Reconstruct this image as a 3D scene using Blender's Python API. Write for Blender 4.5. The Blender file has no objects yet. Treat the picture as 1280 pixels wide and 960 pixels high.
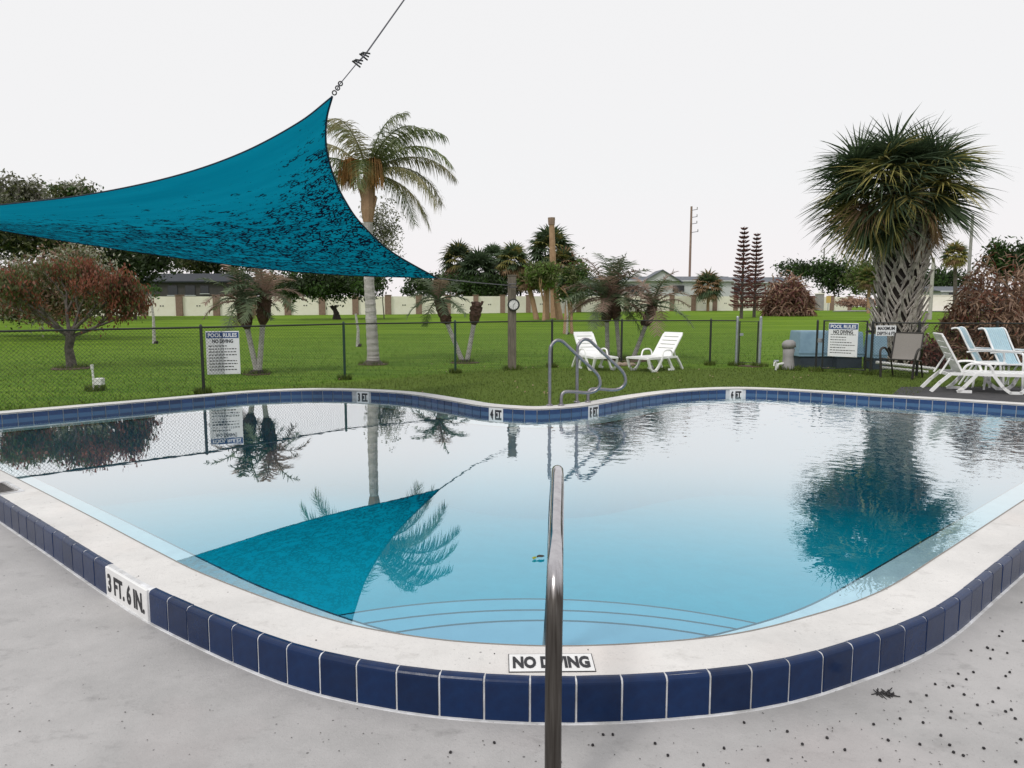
import bpy, bmesh, math, random
from mathutils import Vector, Matrix, Euler
R = math.radians
PI = math.pi
rnd = random.Random(7)
scene = bpy.context.scene
col = scene.collection

# ------------------------------------------------------------------ camera
FPX, HOR, CH = 880.0, 383.0, 1.42          # focal length and horizon in pixels of the 1280x960 photograph, eye height in metres
PIT = math.atan((480 - HOR) / FPX)
cd = bpy.data.cameras.new('camera'); cam = bpy.data.objects.new('camera', cd); col.objects.link(cam)
cam.location = (0, 0, CH); cam.rotation_euler = (PI / 2 - PIT, 0, 0)
cd.sensor_width = 36; cd.lens = FPX / 1280 * 36; cd.clip_start = .05; cd.clip_end = 3000
scene.camera = cam

def ray(x, y):
    a = (x - 640) / FPX; b = -(y - 480) / FPX
    return (a, math.cos(PIT) + b * math.sin(PIT), -math.sin(PIT) + b * math.cos(PIT))
def gp(x, y, z=0.0):
    "point where the sight line through photo pixel x, y meets height z"
    r = ray(x, y); t = (z - CH) / r[2]; return Vector((r[0] * t, r[1] * t, z))
def at(x, y, Y):
    "point on the sight line through photo pixel x, y at distance Y"
    r = ray(x, y); t = Y / r[1]; return Vector((r[0] * t, Y, CH + r[2] * t))
def X(x, Y, y=383): return at(x, y, Y).x
def Z(y, Y): return at(640, y, Y).z

# ------------------------------------------------------------------ sky and sun
SUN_EL, SUN_AZ = 52, 215
w = bpy.data.worlds.new('World'); scene.world = w; w.use_nodes = True
nt = w.node_tree; nt.nodes.clear()
sk = nt.nodes.new('ShaderNodeTexSky'); sk.sky_type = 'NISHITA'; sk.sun_disc = False
sk.sun_elevation = R(SUN_EL); sk.sun_rotation = R(SUN_AZ)
b1 = nt.nodes.new('ShaderNodeBackground'); b1.inputs[1].default_value = .06
nt.links.new(sk.outputs[0], b1.inputs[0])
b2 = nt.nodes.new('ShaderNodeBackground'); b2.inputs[1].default_value = 1.0
tc = nt.nodes.new('ShaderNodeTexCoord'); sx = nt.nodes.new('ShaderNodeSeparateXYZ'); nt.links.new(tc.outputs['Generated'], sx.inputs[0])
cr = nt.nodes.new('ShaderNodeValToRGB'); nt.links.new(sx.outputs[2], cr.inputs[0])
cr.color_ramp.elements[0].position = 0; cr.color_ramp.elements[0].color = (.97, .915, .93, 1)
cr.color_ramp.elements[1].position = .16; cr.color_ramp.elements[1].color = (.945, .94, .945, 1)
nt.links.new(cr.outputs[0], b2.inputs[0])
mx = nt.nodes.new('ShaderNodeMixShader'); mx.inputs[0].default_value = .94
nt.links.new(b1.outputs[0], mx.inputs[1]); nt.links.new(b2.outputs[0], mx.inputs[2])
wo = nt.nodes.new('ShaderNodeOutputWorld'); nt.links.new(mx.outputs[0], wo.inputs[0])
sd = bpy.data.lights.new('sun', 'SUN'); sd.energy = 1.5; sd.angle = R(11); sd.color = (1, .96, .9)
so = bpy.data.objects.new('sun', sd); col.objects.link(so)
so.rotation_euler = (R(90 - SUN_EL), 0, R(180 - SUN_AZ))
so.location = (0, 0, 30)
scene.view_settings.view_transform = 'Standard'; scene.view_settings.look = 'None'
scene.view_settings.exposure = 0; scene.view_settings.gamma = 1
scene.cycles.max_bounces = 8; scene.cycles.transparent_max_bounces = 16
scene.cycles.volume_bounces = 0; scene.cycles.caustics_reflective = False; scene.cycles.caustics_refractive = False

# ------------------------------------------------------------------ materials
MATS = {}
def mat(name, c, rough=.6, metal=0, var=None, scale=8, bump=0, bscale=60, spec=.5, detail=4, trans=0, objvar=0, stretch=None):
    """plain procedural surface: base colour c mixed with var by noise, optional bump, optional translucency"""
    if name in MATS: return MATS[name]
    m = bpy.data.materials.new(name); MATS[name] = m; m.use_nodes = True
    n = m.node_tree.nodes; l = m.node_tree.links
    p = n['Principled BSDF']; p.inputs['Roughness'].default_value = rough; p.inputs['Metallic'].default_value = metal
    p.inputs['Specular IOR Level'].default_value = spec
    p.inputs['Base Color'].default_value = (*c, 1)
    co = n.new('ShaderNodeTexCoord'); src = co.outputs['Object']
    if stretch:
        mp = n.new('ShaderNodeMapping'); mp.inputs['Scale'].default_value = stretch; l.new(src, mp.inputs[0]); src = mp.outputs[0]
    if var is None: var = tuple(x * .8 for x in c)
    t = n.new('ShaderNodeTexNoise'); t.inputs['Scale'].default_value = scale; t.inputs['Detail'].default_value = detail
    t.inputs['Roughness'].default_value = .65
    l.new(src, t.inputs['Vector'])
    r = n.new('ShaderNodeValToRGB'); r.color_ramp.elements[0].position = .35; r.color_ramp.elements[1].position = .65
    r.color_ramp.elements[0].color = (*c, 1); r.color_ramp.elements[1].color = (*var, 1)
    l.new(t.outputs[0], r.inputs[0]); out = r.outputs[0]
    if objvar:
        oi = n.new('ShaderNodeObjectInfo'); hs = n.new('ShaderNodeHueSaturation')
        mr = n.new('ShaderNodeMapRange'); mr.inputs[3].default_value = 1 - objvar; mr.inputs[4].default_value = 1 + objvar
        l.new(oi.outputs['Random'], mr.inputs[0]); l.new(mr.outputs[0], hs.inputs['Value']); l.new(out, hs.inputs['Color']); out = hs.outputs[0]
    l.new(out, p.inputs['Base Color'])
    if bump:
        t2 = n.new('ShaderNodeTexNoise'); t2.inputs['Scale'].default_value = bscale; t2.inputs['Detail'].default_value = 5
        l.new(src, t2.inputs['Vector'])
        b = n.new('ShaderNodeBump'); b.inputs['Strength'].default_value = bump; b.inputs['Distance'].default_value = .02
        l.new(t2.outputs[0], b.inputs['Height']); l.new(b.outputs[0], p.inputs['Normal'])
    if trans:
        tr = n.new('ShaderNodeBsdfTranslucent'); l.new(out, tr.inputs[0])
        ms = n.new('ShaderNodeMixShader'); ms.inputs[0].default_value = trans
        l.new(p.outputs[0], ms.inputs[1]); l.new(tr.outputs[0], ms.inputs[2]); l.new(ms.outputs[0], n['Material Output'].inputs[0])
    return m

def concrete(name, c, dark, stain, tint, sc=1.0):
    m = bpy.data.materials.new(name); m.use_nodes = True
    n = m.node_tree.nodes; l = m.node_tree.links; p = n['Principled BSDF']; p.inputs['Roughness'].default_value = .85
    p.inputs['Specular IOR Level'].default_value = .25
    co = n.new('ShaderNodeTexCoord')
    def noise(s, d, lo, hi, stretch=None):
        t = n.new('ShaderNodeTexNoise'); t.inputs['Scale'].default_value = s * sc; t.inputs['Detail'].default_value = d; t.inputs['Roughness'].default_value = .7
        src = co.outputs['Object']
        if stretch:
            mp = n.new('ShaderNodeMapping'); mp.inputs['Scale'].default_value = stretch; mp.inputs['Rotation'].default_value = (0, 0, .5); l.new(src, mp.inputs[0]); src = mp.outputs[0]
        l.new(src, t.inputs[0])
        r = n.new('ShaderNodeMapRange'); r.inputs[1].default_value = lo; r.inputs[2].default_value = hi; r.clamp = True
        l.new(t.outputs[0], r.inputs[0]); return r.outputs[0], t.outputs[0]
    def mix(a, bcol, f):
        k = n.new('ShaderNodeMix'); k.data_type = 'RGBA'; l.new(f, k.inputs[0])
        if isinstance(a, tuple): k.inputs[6].default_value = (*a, 1)
        else: l.new(a, k.inputs[6])
        k.inputs[7].default_value = (*bcol, 1); return k.outputs[2]
    f1, _ = noise(1.3, 6, .38, .68); f2, _ = noise(7, 9, .56, .82, (1, 1.5, 1)); f3, _ = noise(.55, 3, .52, .72); f4, h4 = noise(90, 6, .60, .74); f5, _ = noise(320, 3, .60, .72); f6, _ = noise(22, 8, .60, .70)
    c1 = mix(c, dark, f1); c2 = mix(c1, stain, f2); c3 = mix(c2, tint, f3); c4 = mix(mix(mix(c3, tuple(x * .78 for x in c), f6), tuple(x * .5 for x in c), f4), tuple(x * .62 for x in c), f5)
    vo = n.new('ShaderNodeTexVoronoi'); vo.inputs['Scale'].default_value = 26 * sc; l.new(co.outputs['Object'], vo.inputs[0])
    th = n.new('ShaderNodeMath'); th.operation = 'LESS_THAN'; l.new(vo.outputs['Distance'], th.inputs[0])
    rn = n.new('ShaderNodeSeparateColor'); l.new(vo.outputs['Color'], rn.inputs[0])
    sz = n.new('ShaderNodeMapRange'); sz.inputs[1].default_value = .72; sz.inputs[2].default_value = 1; sz.inputs[3].default_value = 0; sz.inputs[4].default_value = .13; l.new(rn.outputs[0], sz.inputs[0]); l.new(sz.outputs[0], th.inputs[1])
    c4 = mix(c4, tuple(x * .38 for x in c), th.outputs[0])
    _, hw = noise(1.6, 5, 0, 1)
    w2 = n.new('ShaderNodeMath'); w2.operation = 'SUBTRACT'; l.new(hw, w2.inputs[0]); w2.inputs[1].default_value = .5
    w3 = n.new('ShaderNodeMath'); w3.operation = 'ABSOLUTE'; l.new(w2.outputs[0], w3.inputs[0])
    w4 = n.new('ShaderNodeMapRange'); w4.inputs[1].default_value = .0035; w4.inputs[2].default_value = .0; w4.inputs[4].default_value = .30; l.new(w3.outputs[0], w4.inputs[0])
    gate, _ = noise(.9, 3, .55, .62)
    w5 = n.new('ShaderNodeMath'); w5.operation = 'MULTIPLY'; l.new(w4.outputs[0], w5.inputs[0]); l.new(gate, w5.inputs[1])
    c4 = mix(c4, tuple(x * .45 for x in c), w5.outputs[0])
    l.new(c4, p.inputs['Base Color'])
    b = n.new('ShaderNodeBump'); b.inputs['Strength'].default_value = .6; b.inputs['Distance'].default_value = .004
    l.new(h4, b.inputs['Height']); l.new(b.outputs[0], p.inputs['Normal'])
    MATS[name] = m; return m

concrete('coping_concrete', (.72, .705, .69), (.58, .57, .56), (.44, .425, .41), (.68, .63, .60))
concrete('deck_concrete', (.45, .44, .44), (.33, .325, .325), (.23, .225, .225), (.43, .385, .385))

def tile_mat():
    m = mat('blue_glazed_tile', (.004, .022, .082), .26, var=(.003, .015, .06), scale=14, objvar=.2, bump=.04, bscale=25, spec=.25)
    m.node_tree.nodes['Principled BSDF'].inputs['Coat Weight'].default_value = .12
    return m
tile_mat()
def tile_in_mat():
    m = mat('blue_pool_tile', (.005, .034, .118), .22, var=(.008, .045, .15), scale=20, objvar=.25)
    # paler blue towards the foot of the tile, with a ragged upper limit
    n = m.node_tree.nodes; l = m.node_tree.links; p = n['Principled BSDF']; src = p.inputs['Base Color'].links[0].from_socket
    co = n.new('ShaderNodeTexCoord'); sx = n.new('ShaderNodeSeparateXYZ'); l.new(co.outputs['Object'], sx.inputs[0])
    t = n.new('ShaderNodeTexNoise'); t.inputs['Scale'].default_value = 25; l.new(co.outputs['Object'], t.inputs[0])
    a = n.new('ShaderNodeMath'); a.operation = 'MULTIPLY_ADD'; l.new(t.outputs[0], a.inputs[0]); a.inputs[1].default_value = .012; l.new(sx.outputs[2], a.inputs[2])
    f = n.new('ShaderNodeMapRange'); f.inputs[1].default_value = .086; f.inputs[2].default_value = .078; f.inputs[4].default_value = .75; l.new(a.outputs[0], f.inputs[0])
    k = n.new('ShaderNodeMix'); k.data_type = 'RGBA'; l.new(f.outputs[0], k.inputs[0]); l.new(src, k.inputs[6]); k.inputs[7].default_value = (.06, .15, .28, 1); l.new(k.outputs[2], p.inputs['Base Color'])
    return m
tile_in_mat()
mat('white_grout', (.74, .75, .78), .8, var=(.42, .42, .42), scale=9, detail=8)
mat('white_marker', (.80, .80, .80), .35, var=(.74, .74, .74), scale=10)
mat('marker_black', (.015, .015, .02), .5)
mat('pool_plaster', (.30, .45, .62), .8, var=(.26, .40, .56), scale=4)
mat('ledge_plaster', (.86, .83, .90), .8, var=(.72, .70, .78), scale=9, detail=8)
mat('step_edge', (.004, .015, .03), .6, var=(.01, .03, .05))
mat('steel', (.62, .61, .62), .16, 1, var=(.5, .49, .5), scale=30)
mat('steel_old', (.30, .29, .31), .3, 1, var=(.22, .21, .23), scale=30, bump=.2, bscale=120)
mat('steel_weathered', (.44, .42, .43), .2, 1, var=(.26, .24, .24), scale=26, stretch=(1, 1, 2), detail=8, bump=.15, bscale=50)
def steel_rail():
    m = mat('steel_rail', (.60, .585, .60), .13, 1, var=(.46, .44, .46), scale=22, detail=8); n = m.node_tree.nodes; l = m.node_tree.links; p = n['Principled BSDF']
    src = p.inputs['Base Color'].links[0].from_socket
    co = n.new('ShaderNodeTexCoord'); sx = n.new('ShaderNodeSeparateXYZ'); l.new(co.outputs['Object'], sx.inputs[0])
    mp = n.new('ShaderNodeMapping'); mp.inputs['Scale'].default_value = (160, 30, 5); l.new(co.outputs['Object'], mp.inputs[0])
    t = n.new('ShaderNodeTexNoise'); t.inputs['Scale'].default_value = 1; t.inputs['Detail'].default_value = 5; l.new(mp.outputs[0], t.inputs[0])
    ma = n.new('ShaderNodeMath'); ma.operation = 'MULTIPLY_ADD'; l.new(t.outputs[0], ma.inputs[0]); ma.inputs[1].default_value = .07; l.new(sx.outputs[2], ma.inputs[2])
    r = n.new('ShaderNodeMapRange'); r.inputs[1].default_value = .735; r.inputs[2].default_value = .66; l.new(ma.outputs[0], r.inputs[0])  # dark reflection on the lower post, painted into the colour by height
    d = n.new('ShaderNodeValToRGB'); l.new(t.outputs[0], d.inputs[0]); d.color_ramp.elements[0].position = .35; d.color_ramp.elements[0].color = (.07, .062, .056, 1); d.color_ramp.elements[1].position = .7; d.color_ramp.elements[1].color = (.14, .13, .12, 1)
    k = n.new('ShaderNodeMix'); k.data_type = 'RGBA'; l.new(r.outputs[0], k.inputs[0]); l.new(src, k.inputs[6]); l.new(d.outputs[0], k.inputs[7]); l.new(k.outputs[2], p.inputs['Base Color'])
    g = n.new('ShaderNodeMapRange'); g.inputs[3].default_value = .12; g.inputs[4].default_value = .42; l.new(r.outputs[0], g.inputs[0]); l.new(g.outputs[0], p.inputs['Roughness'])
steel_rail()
mat('black_metal', (.012, .014, .014), .5, var=(.02, .022, .02))
mat('green_metal', (.01, .035, .025), .5, var=(.015, .05, .035))
mat('galvanised', (.42, .45, .48), .45, .6, var=(.3, .33, .36), scale=20)
mat('wire_black', (.014, .022, .018), .6)
mat('white_resin', (.90, .90, .90), .35, var=(.82, .83, .83), scale=5)
mat('white_aluminium', (.88, .88, .89), .35, var=(.7, .72, .74), scale=9)
mat('strap_blue', (.42, .62, .72), .5, var=(.50, .69, .77), scale=12)
mat('bronze_frame', (.02, .017, .016), .4, var=(.03, .026, .022))
mat('sling_grey', (.22, .205, .19), .8, var=(.27, .25, .23), scale=80, bump=.2, bscale=200)
mat('post_wood', (.19, .165, .13), .9, var=(.10, .085, .07), scale=6, stretch=(8, 8, .8), bump=.5, bscale=14)
mat('clock_white', (.8, .8, .8), .4)
mat('sign_white', (.80, .81, .83), .4, var=(.74, .76, .79), scale=6)
mat('sign_blue', (.02, .07, .24), .4)
mat('cover_blue', (.23, .36, .46), .5, var=(.17, .28, .38), scale=3, detail=7)
mat('cover_base', (.035, .05, .07), .8)
mat('pvc_white', (.75, .76, .75), .4, var=(.6, .6, .58), scale=15)
mat('filter_grey', (.32, .31, .31), .6, var=(.25, .24, .24), scale=6)
mat('dark_paving', (.035, .035, .04), .85, var=(.06, .058, .06), scale=6, bump=.3, bscale=40)
mat('road_grey', (.42, .41, .43), .9, var=(.33, .33, .34), scale=.5)
mat('wall_cream', (.90, .87, .78), .8, var=(.80, .75, .64), scale=.6, detail=8)
mat('pillar_brown', (.27, .18, .14), .85, var=(.20, .13, .10), scale=4)
mat('house_pale', (.55, .56, .58), .7, var=(.49, .5, .52), scale=2)
mat('house_dark', (.055, .05, .05), .8, var=(.04, .037, .037), scale=2)
mat('roof_grey', (.13, .145, .17), .7, var=(.10, .11, .13), scale=2)
mat('roof_dark', (.02, .025, .035), .7)
mat('window_glass', (.02, .025, .03), .1)
mat('pole_wood', (.30, .21, .17), .9, var=(.22, .15, .12), scale=3)
mat('palm_trunk_pale', (.52, .50, .48), .9, var=(.29, .275, .26), scale=7, stretch=(1, 1, 3.5), bump=.6, bscale=20, detail=8)
mat('palm_trunk_brown', (.10, .055, .04), .95, var=(.05, .028, .02), scale=14, bump=.8, bscale=30)
mat('palm_boot_grey', (.58, .54, .50), .85, var=(.20, .17, .14), scale=9, stretch=(1, 5, 1), objvar=.3)
mat('bark_grey', (.15, .13, .115), .95, var=(.06, .05, .045), scale=10, bump=.6, bscale=20)
mat('bark_dark', (.05, .04, .035), .95, var=(.025, .02, .018), scale=10)
mat('tan_wood', (.42, .27, .17), .9, var=(.30, .18, .11), scale=3)
def leaf(name, c, v, tr=.3, ov=.2, sc=2.5): return mat(name, c, .55, var=v, scale=sc, trans=tr, objvar=ov, spec=.3, detail=2)
leaf('fan_green', (.10, .145, .075), (.042, .07, .036), ov=.35)
leaf('fan_yellow', (.34, .28, .09), (.14, .16, .05), ov=.3)
leaf('fan_dead', (.34, .22, .13), (.16, .10, .055), ov=.3)
leaf('feather_green', (.20, .23, .09), (.10, .14, .055), ov=.3)
leaf('feather_date', (.16, .20, .11), (.075, .11, .065), ov=.3)
leaf('feather_brown', (.36, .25, .20), (.20, .14, .11), ov=.3)
leaf('feather_pale', (.34, .30, .17), (.20, .20, .10), ov=.3)
leaf('fruit_orange', (.50, .28, .10), (.30, .16, .06))
leaf('leaf_rust', (.25, .085, .05), (.12, .055, .035), sc=3)
leaf('leaf_olive', (.13, .15, .055), (.065, .07, .028), sc=3)
leaf('leaf_dry', (.31, .20, .15), (.17, .105, .08), sc=4)
leaf('leaf_drypale', (.52, .36, .26), (.30, .18, .12), sc=4)
leaf('leaf_green', (.07, .135, .03), (.03, .06, .016))
leaf('leaf_bright', (.12, .19, .04), (.07, .12, .02))
leaf('leaf_dark', (.04, .065, .024), (.02, .033, .013))
leaf('leaf_grey', (.42, .41, .35), (.24, .25, .18))
leaf('pine_brown', (.22, .08, .07), (.12, .05, .045))
mat('berry_black', (.012, .01, .012), .6)
mat('rope_grey', (.10, .10, .12), .6)
mat('hem_navy', (.004, .015, .035), .7)

def lawn_mat():
    m = bpy.data.materials.new('lawn'); m.use_nodes = True; n = m.node_tree.nodes; l = m.node_tree.links
    p = n['Principled BSDF']; p.inputs['Roughness'].default_value = .95; p.inputs['Specular IOR Level'].default_value = .1
    co = n.new('ShaderNodeTexCoord')
    def nz(s, d, st=None):
        t = n.new('ShaderNodeTexNoise'); t.inputs['Scale'].default_value = s; t.inputs['Detail'].default_value = d; t.inputs['Roughness'].default_value = .7
        if st:
            mp = n.new('ShaderNodeMapping'); mp.inputs['Scale'].default_value = st; l.new(co.outputs['Object'], mp.inputs[0]); l.new(mp.outputs[0], t.inputs[0])
        else: l.new(co.outputs['Object'], t.inputs[0])
        return t.outputs[0]
    def rm(a, lo, hi, c0, c1):
        r = n.new('ShaderNodeValToRGB'); r.color_ramp.elements[0].position = lo; r.color_ramp.elements[1].position = hi
        r.color_ramp.elements[0].color = (*c0, 1); r.color_ramp.elements[1].color = (*c1, 1); l.new(a, r.inputs[0]); return r.outputs[0]
    near = rm(nz(26, 7), .3, .7, (.06, .10, .016), (.145, .205, .04))
    mid = rm(nz(.9, 9, (.6, 2.2, 1)), .32, .68, (.07, .15, .016), (.17, .27, .034))
    far = rm(nz(.22, 8, (.5, 2.5, 1)), .38, .62, (.085, .165, .010), (.16, .26, .022))
    sx = n.new('ShaderNodeSeparateXYZ'); l.new(co.outputs['Object'], sx.inputs[0])
    wob = n.new('ShaderNodeMath'); wob.operation = 'MULTIPLY_ADD'; l.new(nz(.2, 3), wob.inputs[0]); wob.inputs[1].default_value = 3
    ng = n.new('ShaderNodeMath'); ng.operation = 'MULTIPLY_ADD'; ng.inputs[1].default_value = -.95; l.new(sx.outputs[0], ng.inputs[0]); l.new(sx.outputs[1], ng.inputs[2])
    mxx = n.new('ShaderNodeMath'); mxx.operation = 'MAXIMUM'; l.new(ng.outputs[0], mxx.inputs[0]); l.new(sx.outputs[1], mxx.inputs[1]); l.new(mxx.outputs[0], wob.inputs[2])
    def mr(lo, hi):
        r = n.new('ShaderNodeMapRange'); r.inputs[1].default_value = lo; r.inputs[2].default_value = hi; l.new(wob.outputs[0], r.inputs[0]); return r.outputs[0]
    def mix(f, a, b):
        k = n.new('ShaderNodeMix'); k.data_type = 'RGBA'; l.new(f, k.inputs[0]); l.new(a, k.inputs[6]); l.new(b, k.inputs[7]); return k.outputs[2]
    l.new(mix(mr(24, 48), mix(mr(17.2, 18.6), near, mid), far), p.inputs['Base Color'])
    bp = n.new('ShaderNodeBump'); bp.inputs['Strength'].default_value = .7; bp.inputs['Distance'].default_value = .04
    l.new(nz(60, 4), bp.inputs['Height']); l.new(bp.outputs[0], p.inputs['Normal'])
    MATS['lawn'] = m
lawn_mat()

def water_mat():
    m = bpy.data.materials.new('pool_water'); m.use_nodes = True; n = m.node_tree.nodes; l = m.node_tree.links; n.remove(n['Principled BSDF'])
    lw = n.new('ShaderNodeLayerWeight'); lw.inputs[0].default_value = .5
    r = n.new('ShaderNodeValToRGB'); e = r.color_ramp.elements
    def ramp(node, pts):
        node.color_ramp.interpolation = 'B_SPLINE'; e = node.color_ramp.elements
        e[0].position, e[0].color = pts[0][0], (*pts[0][1], 1); e[1].position, e[1].color = pts[-1][0], (*pts[-1][1], 1)
        for q, v in pts[1:-1]: e.new(q).color = (*v, 1)
    ramp(r, [(q, (v,) * 3) for q, v in [(0, .06), (.45, .15), (.56, .26), (.655, .42), (.714, .62), (.758, .76), (.80, .82), (.85, .85), (1, .90)]])
    l.new(lw.outputs[1], r.inputs[0])
    c = n.new('ShaderNodeValToRGB')
    ramp(c, [(.45, (.55, .80, .98)), (.58, (.60, .85, 1)), (.68, (.68, .90, 1)), (.75, (.86, .97, 1)), (.80, (1, 1, 1)), (1, (1, 1, 1))])
    l.new(lw.outputs[1], c.inputs[0])
    co = n.new('ShaderNodeTexCoord')
    mp = n.new('ShaderNodeMapping'); mp.inputs['Scale'].default_value = (1, 1.0, 1); l.new(co.outputs['Object'], mp.inputs[0])
    t1 = n.new('ShaderNodeTexNoise'); t1.inputs['Scale'].default_value = 7; t1.inputs['Detail'].default_value = 2; l.new(mp.outputs[0], t1.inputs[0])
    t2 = n.new('ShaderNodeTexNoise'); t2.inputs['Scale'].default_value = .32; t2.inputs['Detail'].default_value = 1; l.new(co.outputs['Object'], t2.inputs[0])
    sx = n.new('ShaderNodeSeparateXYZ'); l.new(co.outputs['Object'], sx.inputs[0])
    mr = n.new('ShaderNodeMapRange'); mr.inputs[1].default_value = -.5; mr.inputs[2].default_value = 1.6; mr.inputs[3].default_value = .05; mr.inputs[4].default_value = .8
    l.new(sx.outputs[0], mr.inputs[0])
    my = n.new('ShaderNodeMapRange'); my.inputs[1].default_value = 4.5; my.inputs[2].default_value = 8; my.inputs[3].default_value = .12; my.inputs[4].default_value = 1
    l.new(sx.outputs[1], my.inputs[0])
    mm = n.new('ShaderNodeMath'); mm.operation = 'MULTIPLY'; l.new(mr.outputs[0], mm.inputs[0]); l.new(my.outputs[0], mm.inputs[1])
    m2 = n.new('ShaderNodeMath'); m2.operation = 'MULTIPLY'; l.new(mm.outputs[0], m2.inputs[0]); l.new(t1.outputs[0], m2.inputs[1])
    bp = n.new('ShaderNodeBump'); bp.inputs['Strength'].default_value = 1; bp.inputs['Distance'].default_value = .0075
    l.new(m2.outputs[0], bp.inputs['Height'])
    gl = n.new('ShaderNodeBsdfGlossy'); gl.inputs['Roughness'].default_value = .012; l.new(c.outputs[0], gl.inputs[0]); l.new(bp.outputs[0], gl.inputs['Normal'])
    tr = n.new('ShaderNodeBsdfTransparent'); tr.inputs[0].default_value = (.9, .97, 1, 1)
    ms = n.new('ShaderNodeMixShader'); l.new(r.outputs[0], ms.inputs[0]); l.new(tr.outputs[0], ms.inputs[1]); l.new(gl.outputs[0], ms.inputs[2])
    l.new(ms.outputs[0], n['Material Output'].inputs[0])
    va = n.new('ShaderNodeVolumeAbsorption'); va.inputs[0].default_value = (.08, .955, .955, 1); va.inputs[1].default_value = 1.0
    l.new(va.outputs[0], n['Material Output'].inputs['Volume'])
    MATS['pool_water'] = m
water_mat()

def sail_mat():
    m = bpy.data.materials.new('sail_fabric'); m.use_nodes = True; n = m.node_tree.nodes; l = m.node_tree.links
    p = n['Principled BSDF']; p.inputs['Roughness'].default_value = .8; p.inputs['Specular IOR Level'].default_value = .15
    uv = n.new('ShaderNodeUVMap')
    def nz(s, d, st, ro=.6):
        mp = n.new('ShaderNodeMapping'); mp.inputs['Scale'].default_value = st; l.new(uv.outputs[0], mp.inputs[0])
        t = n.new('ShaderNodeTexNoise'); t.inputs['Scale'].default_value = s; t.inputs['Detail'].default_value = d; t.inputs['Roughness'].default_value = ro; l.new(mp.outputs[0], t.inputs[0]); return t.outputs[0]
    r = n.new('ShaderNodeValToRGB'); l.new(nz(1, 6, (2, 14, 1)), r.inputs[0])
    r.color_ramp.elements[0].position = .3; r.color_ramp.elements[0].color = (.0, .175, .27, 1)
    r.color_ramp.elements[1].position = .7; r.color_ramp.elements[1].color = (.002, .235, .345, 1)
    # worn dark snags of the knit: short broken dashes, denser towards the lower hem
    v = n.new('ShaderNodeTexVoronoi'); v.feature = 'DISTANCE_TO_EDGE'; v.inputs['Scale'].default_value = 1; v.inputs['Randomness'].default_value = 1
    mp = n.new('ShaderNodeMapping'); mp.inputs['Scale'].default_value = (64, 110, 1); l.new(uv.outputs[0], mp.inputs[0]); l.new(mp.outputs[0], v.inputs[0])
    v.distance = 'MANHATTAN' if hasattr(v, 'distance') and False else v.distance
    lt = n.new('ShaderNodeMath'); lt.operation = 'LESS_THAN'; l.new(v.outputs['Distance'], lt.inputs[0]); lt.inputs[1].default_value = .13
    sp = n.new('ShaderNodeSeparateXYZ'); l.new(uv.outputs[0], sp.inputs[0])
    mr = n.new('ShaderNodeMapRange'); uu = n.new('ShaderNodeMapRange'); uu.inputs[1].default_value = .8; uu.inputs[2].default_value = 1; uu.inputs[4].default_value = .28; l.new(sp.outputs[0], uu.inputs[0])
    ad = n.new('ShaderNodeMath'); ad.operation = 'ADD'; l.new(sp.outputs[1], ad.inputs[0]); l.new(uu.outputs[0], ad.inputs[1]); l.new(ad.outputs[0], mr.inputs[0]); mr.inputs[1].default_value = .08; mr.inputs[2].default_value = .52; mr.inputs[3].default_value = .68; mr.inputs[4].default_value = .46
    g = n.new('ShaderNodeMath'); g.operation = 'GREATER_THAN'; l.new(nz(1, 5, (22, 30, 1), .75), g.inputs[0]); l.new(mr.outputs[0], g.inputs[1])
    g2 = n.new('ShaderNodeMath'); g2.operation = 'MULTIPLY'; l.new(lt.outputs[0], g2.inputs[0]); l.new(g.outputs[0], g2.inputs[1])
    k = n.new('ShaderNodeMix'); k.data_type = 'RGBA'; l.new(g2.outputs[0], k.inputs[0]); l.new(r.outputs[0], k.inputs[6]); k.inputs[7].default_value = (.003, .008, .022, 1)
    l.new(k.outputs[2], p.inputs['Base Color'])
    tr = n.new('ShaderNodeBsdfTranslucent'); l.new(k.outputs[2], tr.inputs[0])
    ms = n.new('ShaderNodeMixShader'); ms.inputs[0].default_value = .55; l.new(p.outputs[0], ms.inputs[1]); l.new(tr.outputs[0], ms.inputs[2])
    l.new(ms.outputs[0], n['Material Output'].inputs[0]); MATS['sail_fabric'] = m
sail_mat()

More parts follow.
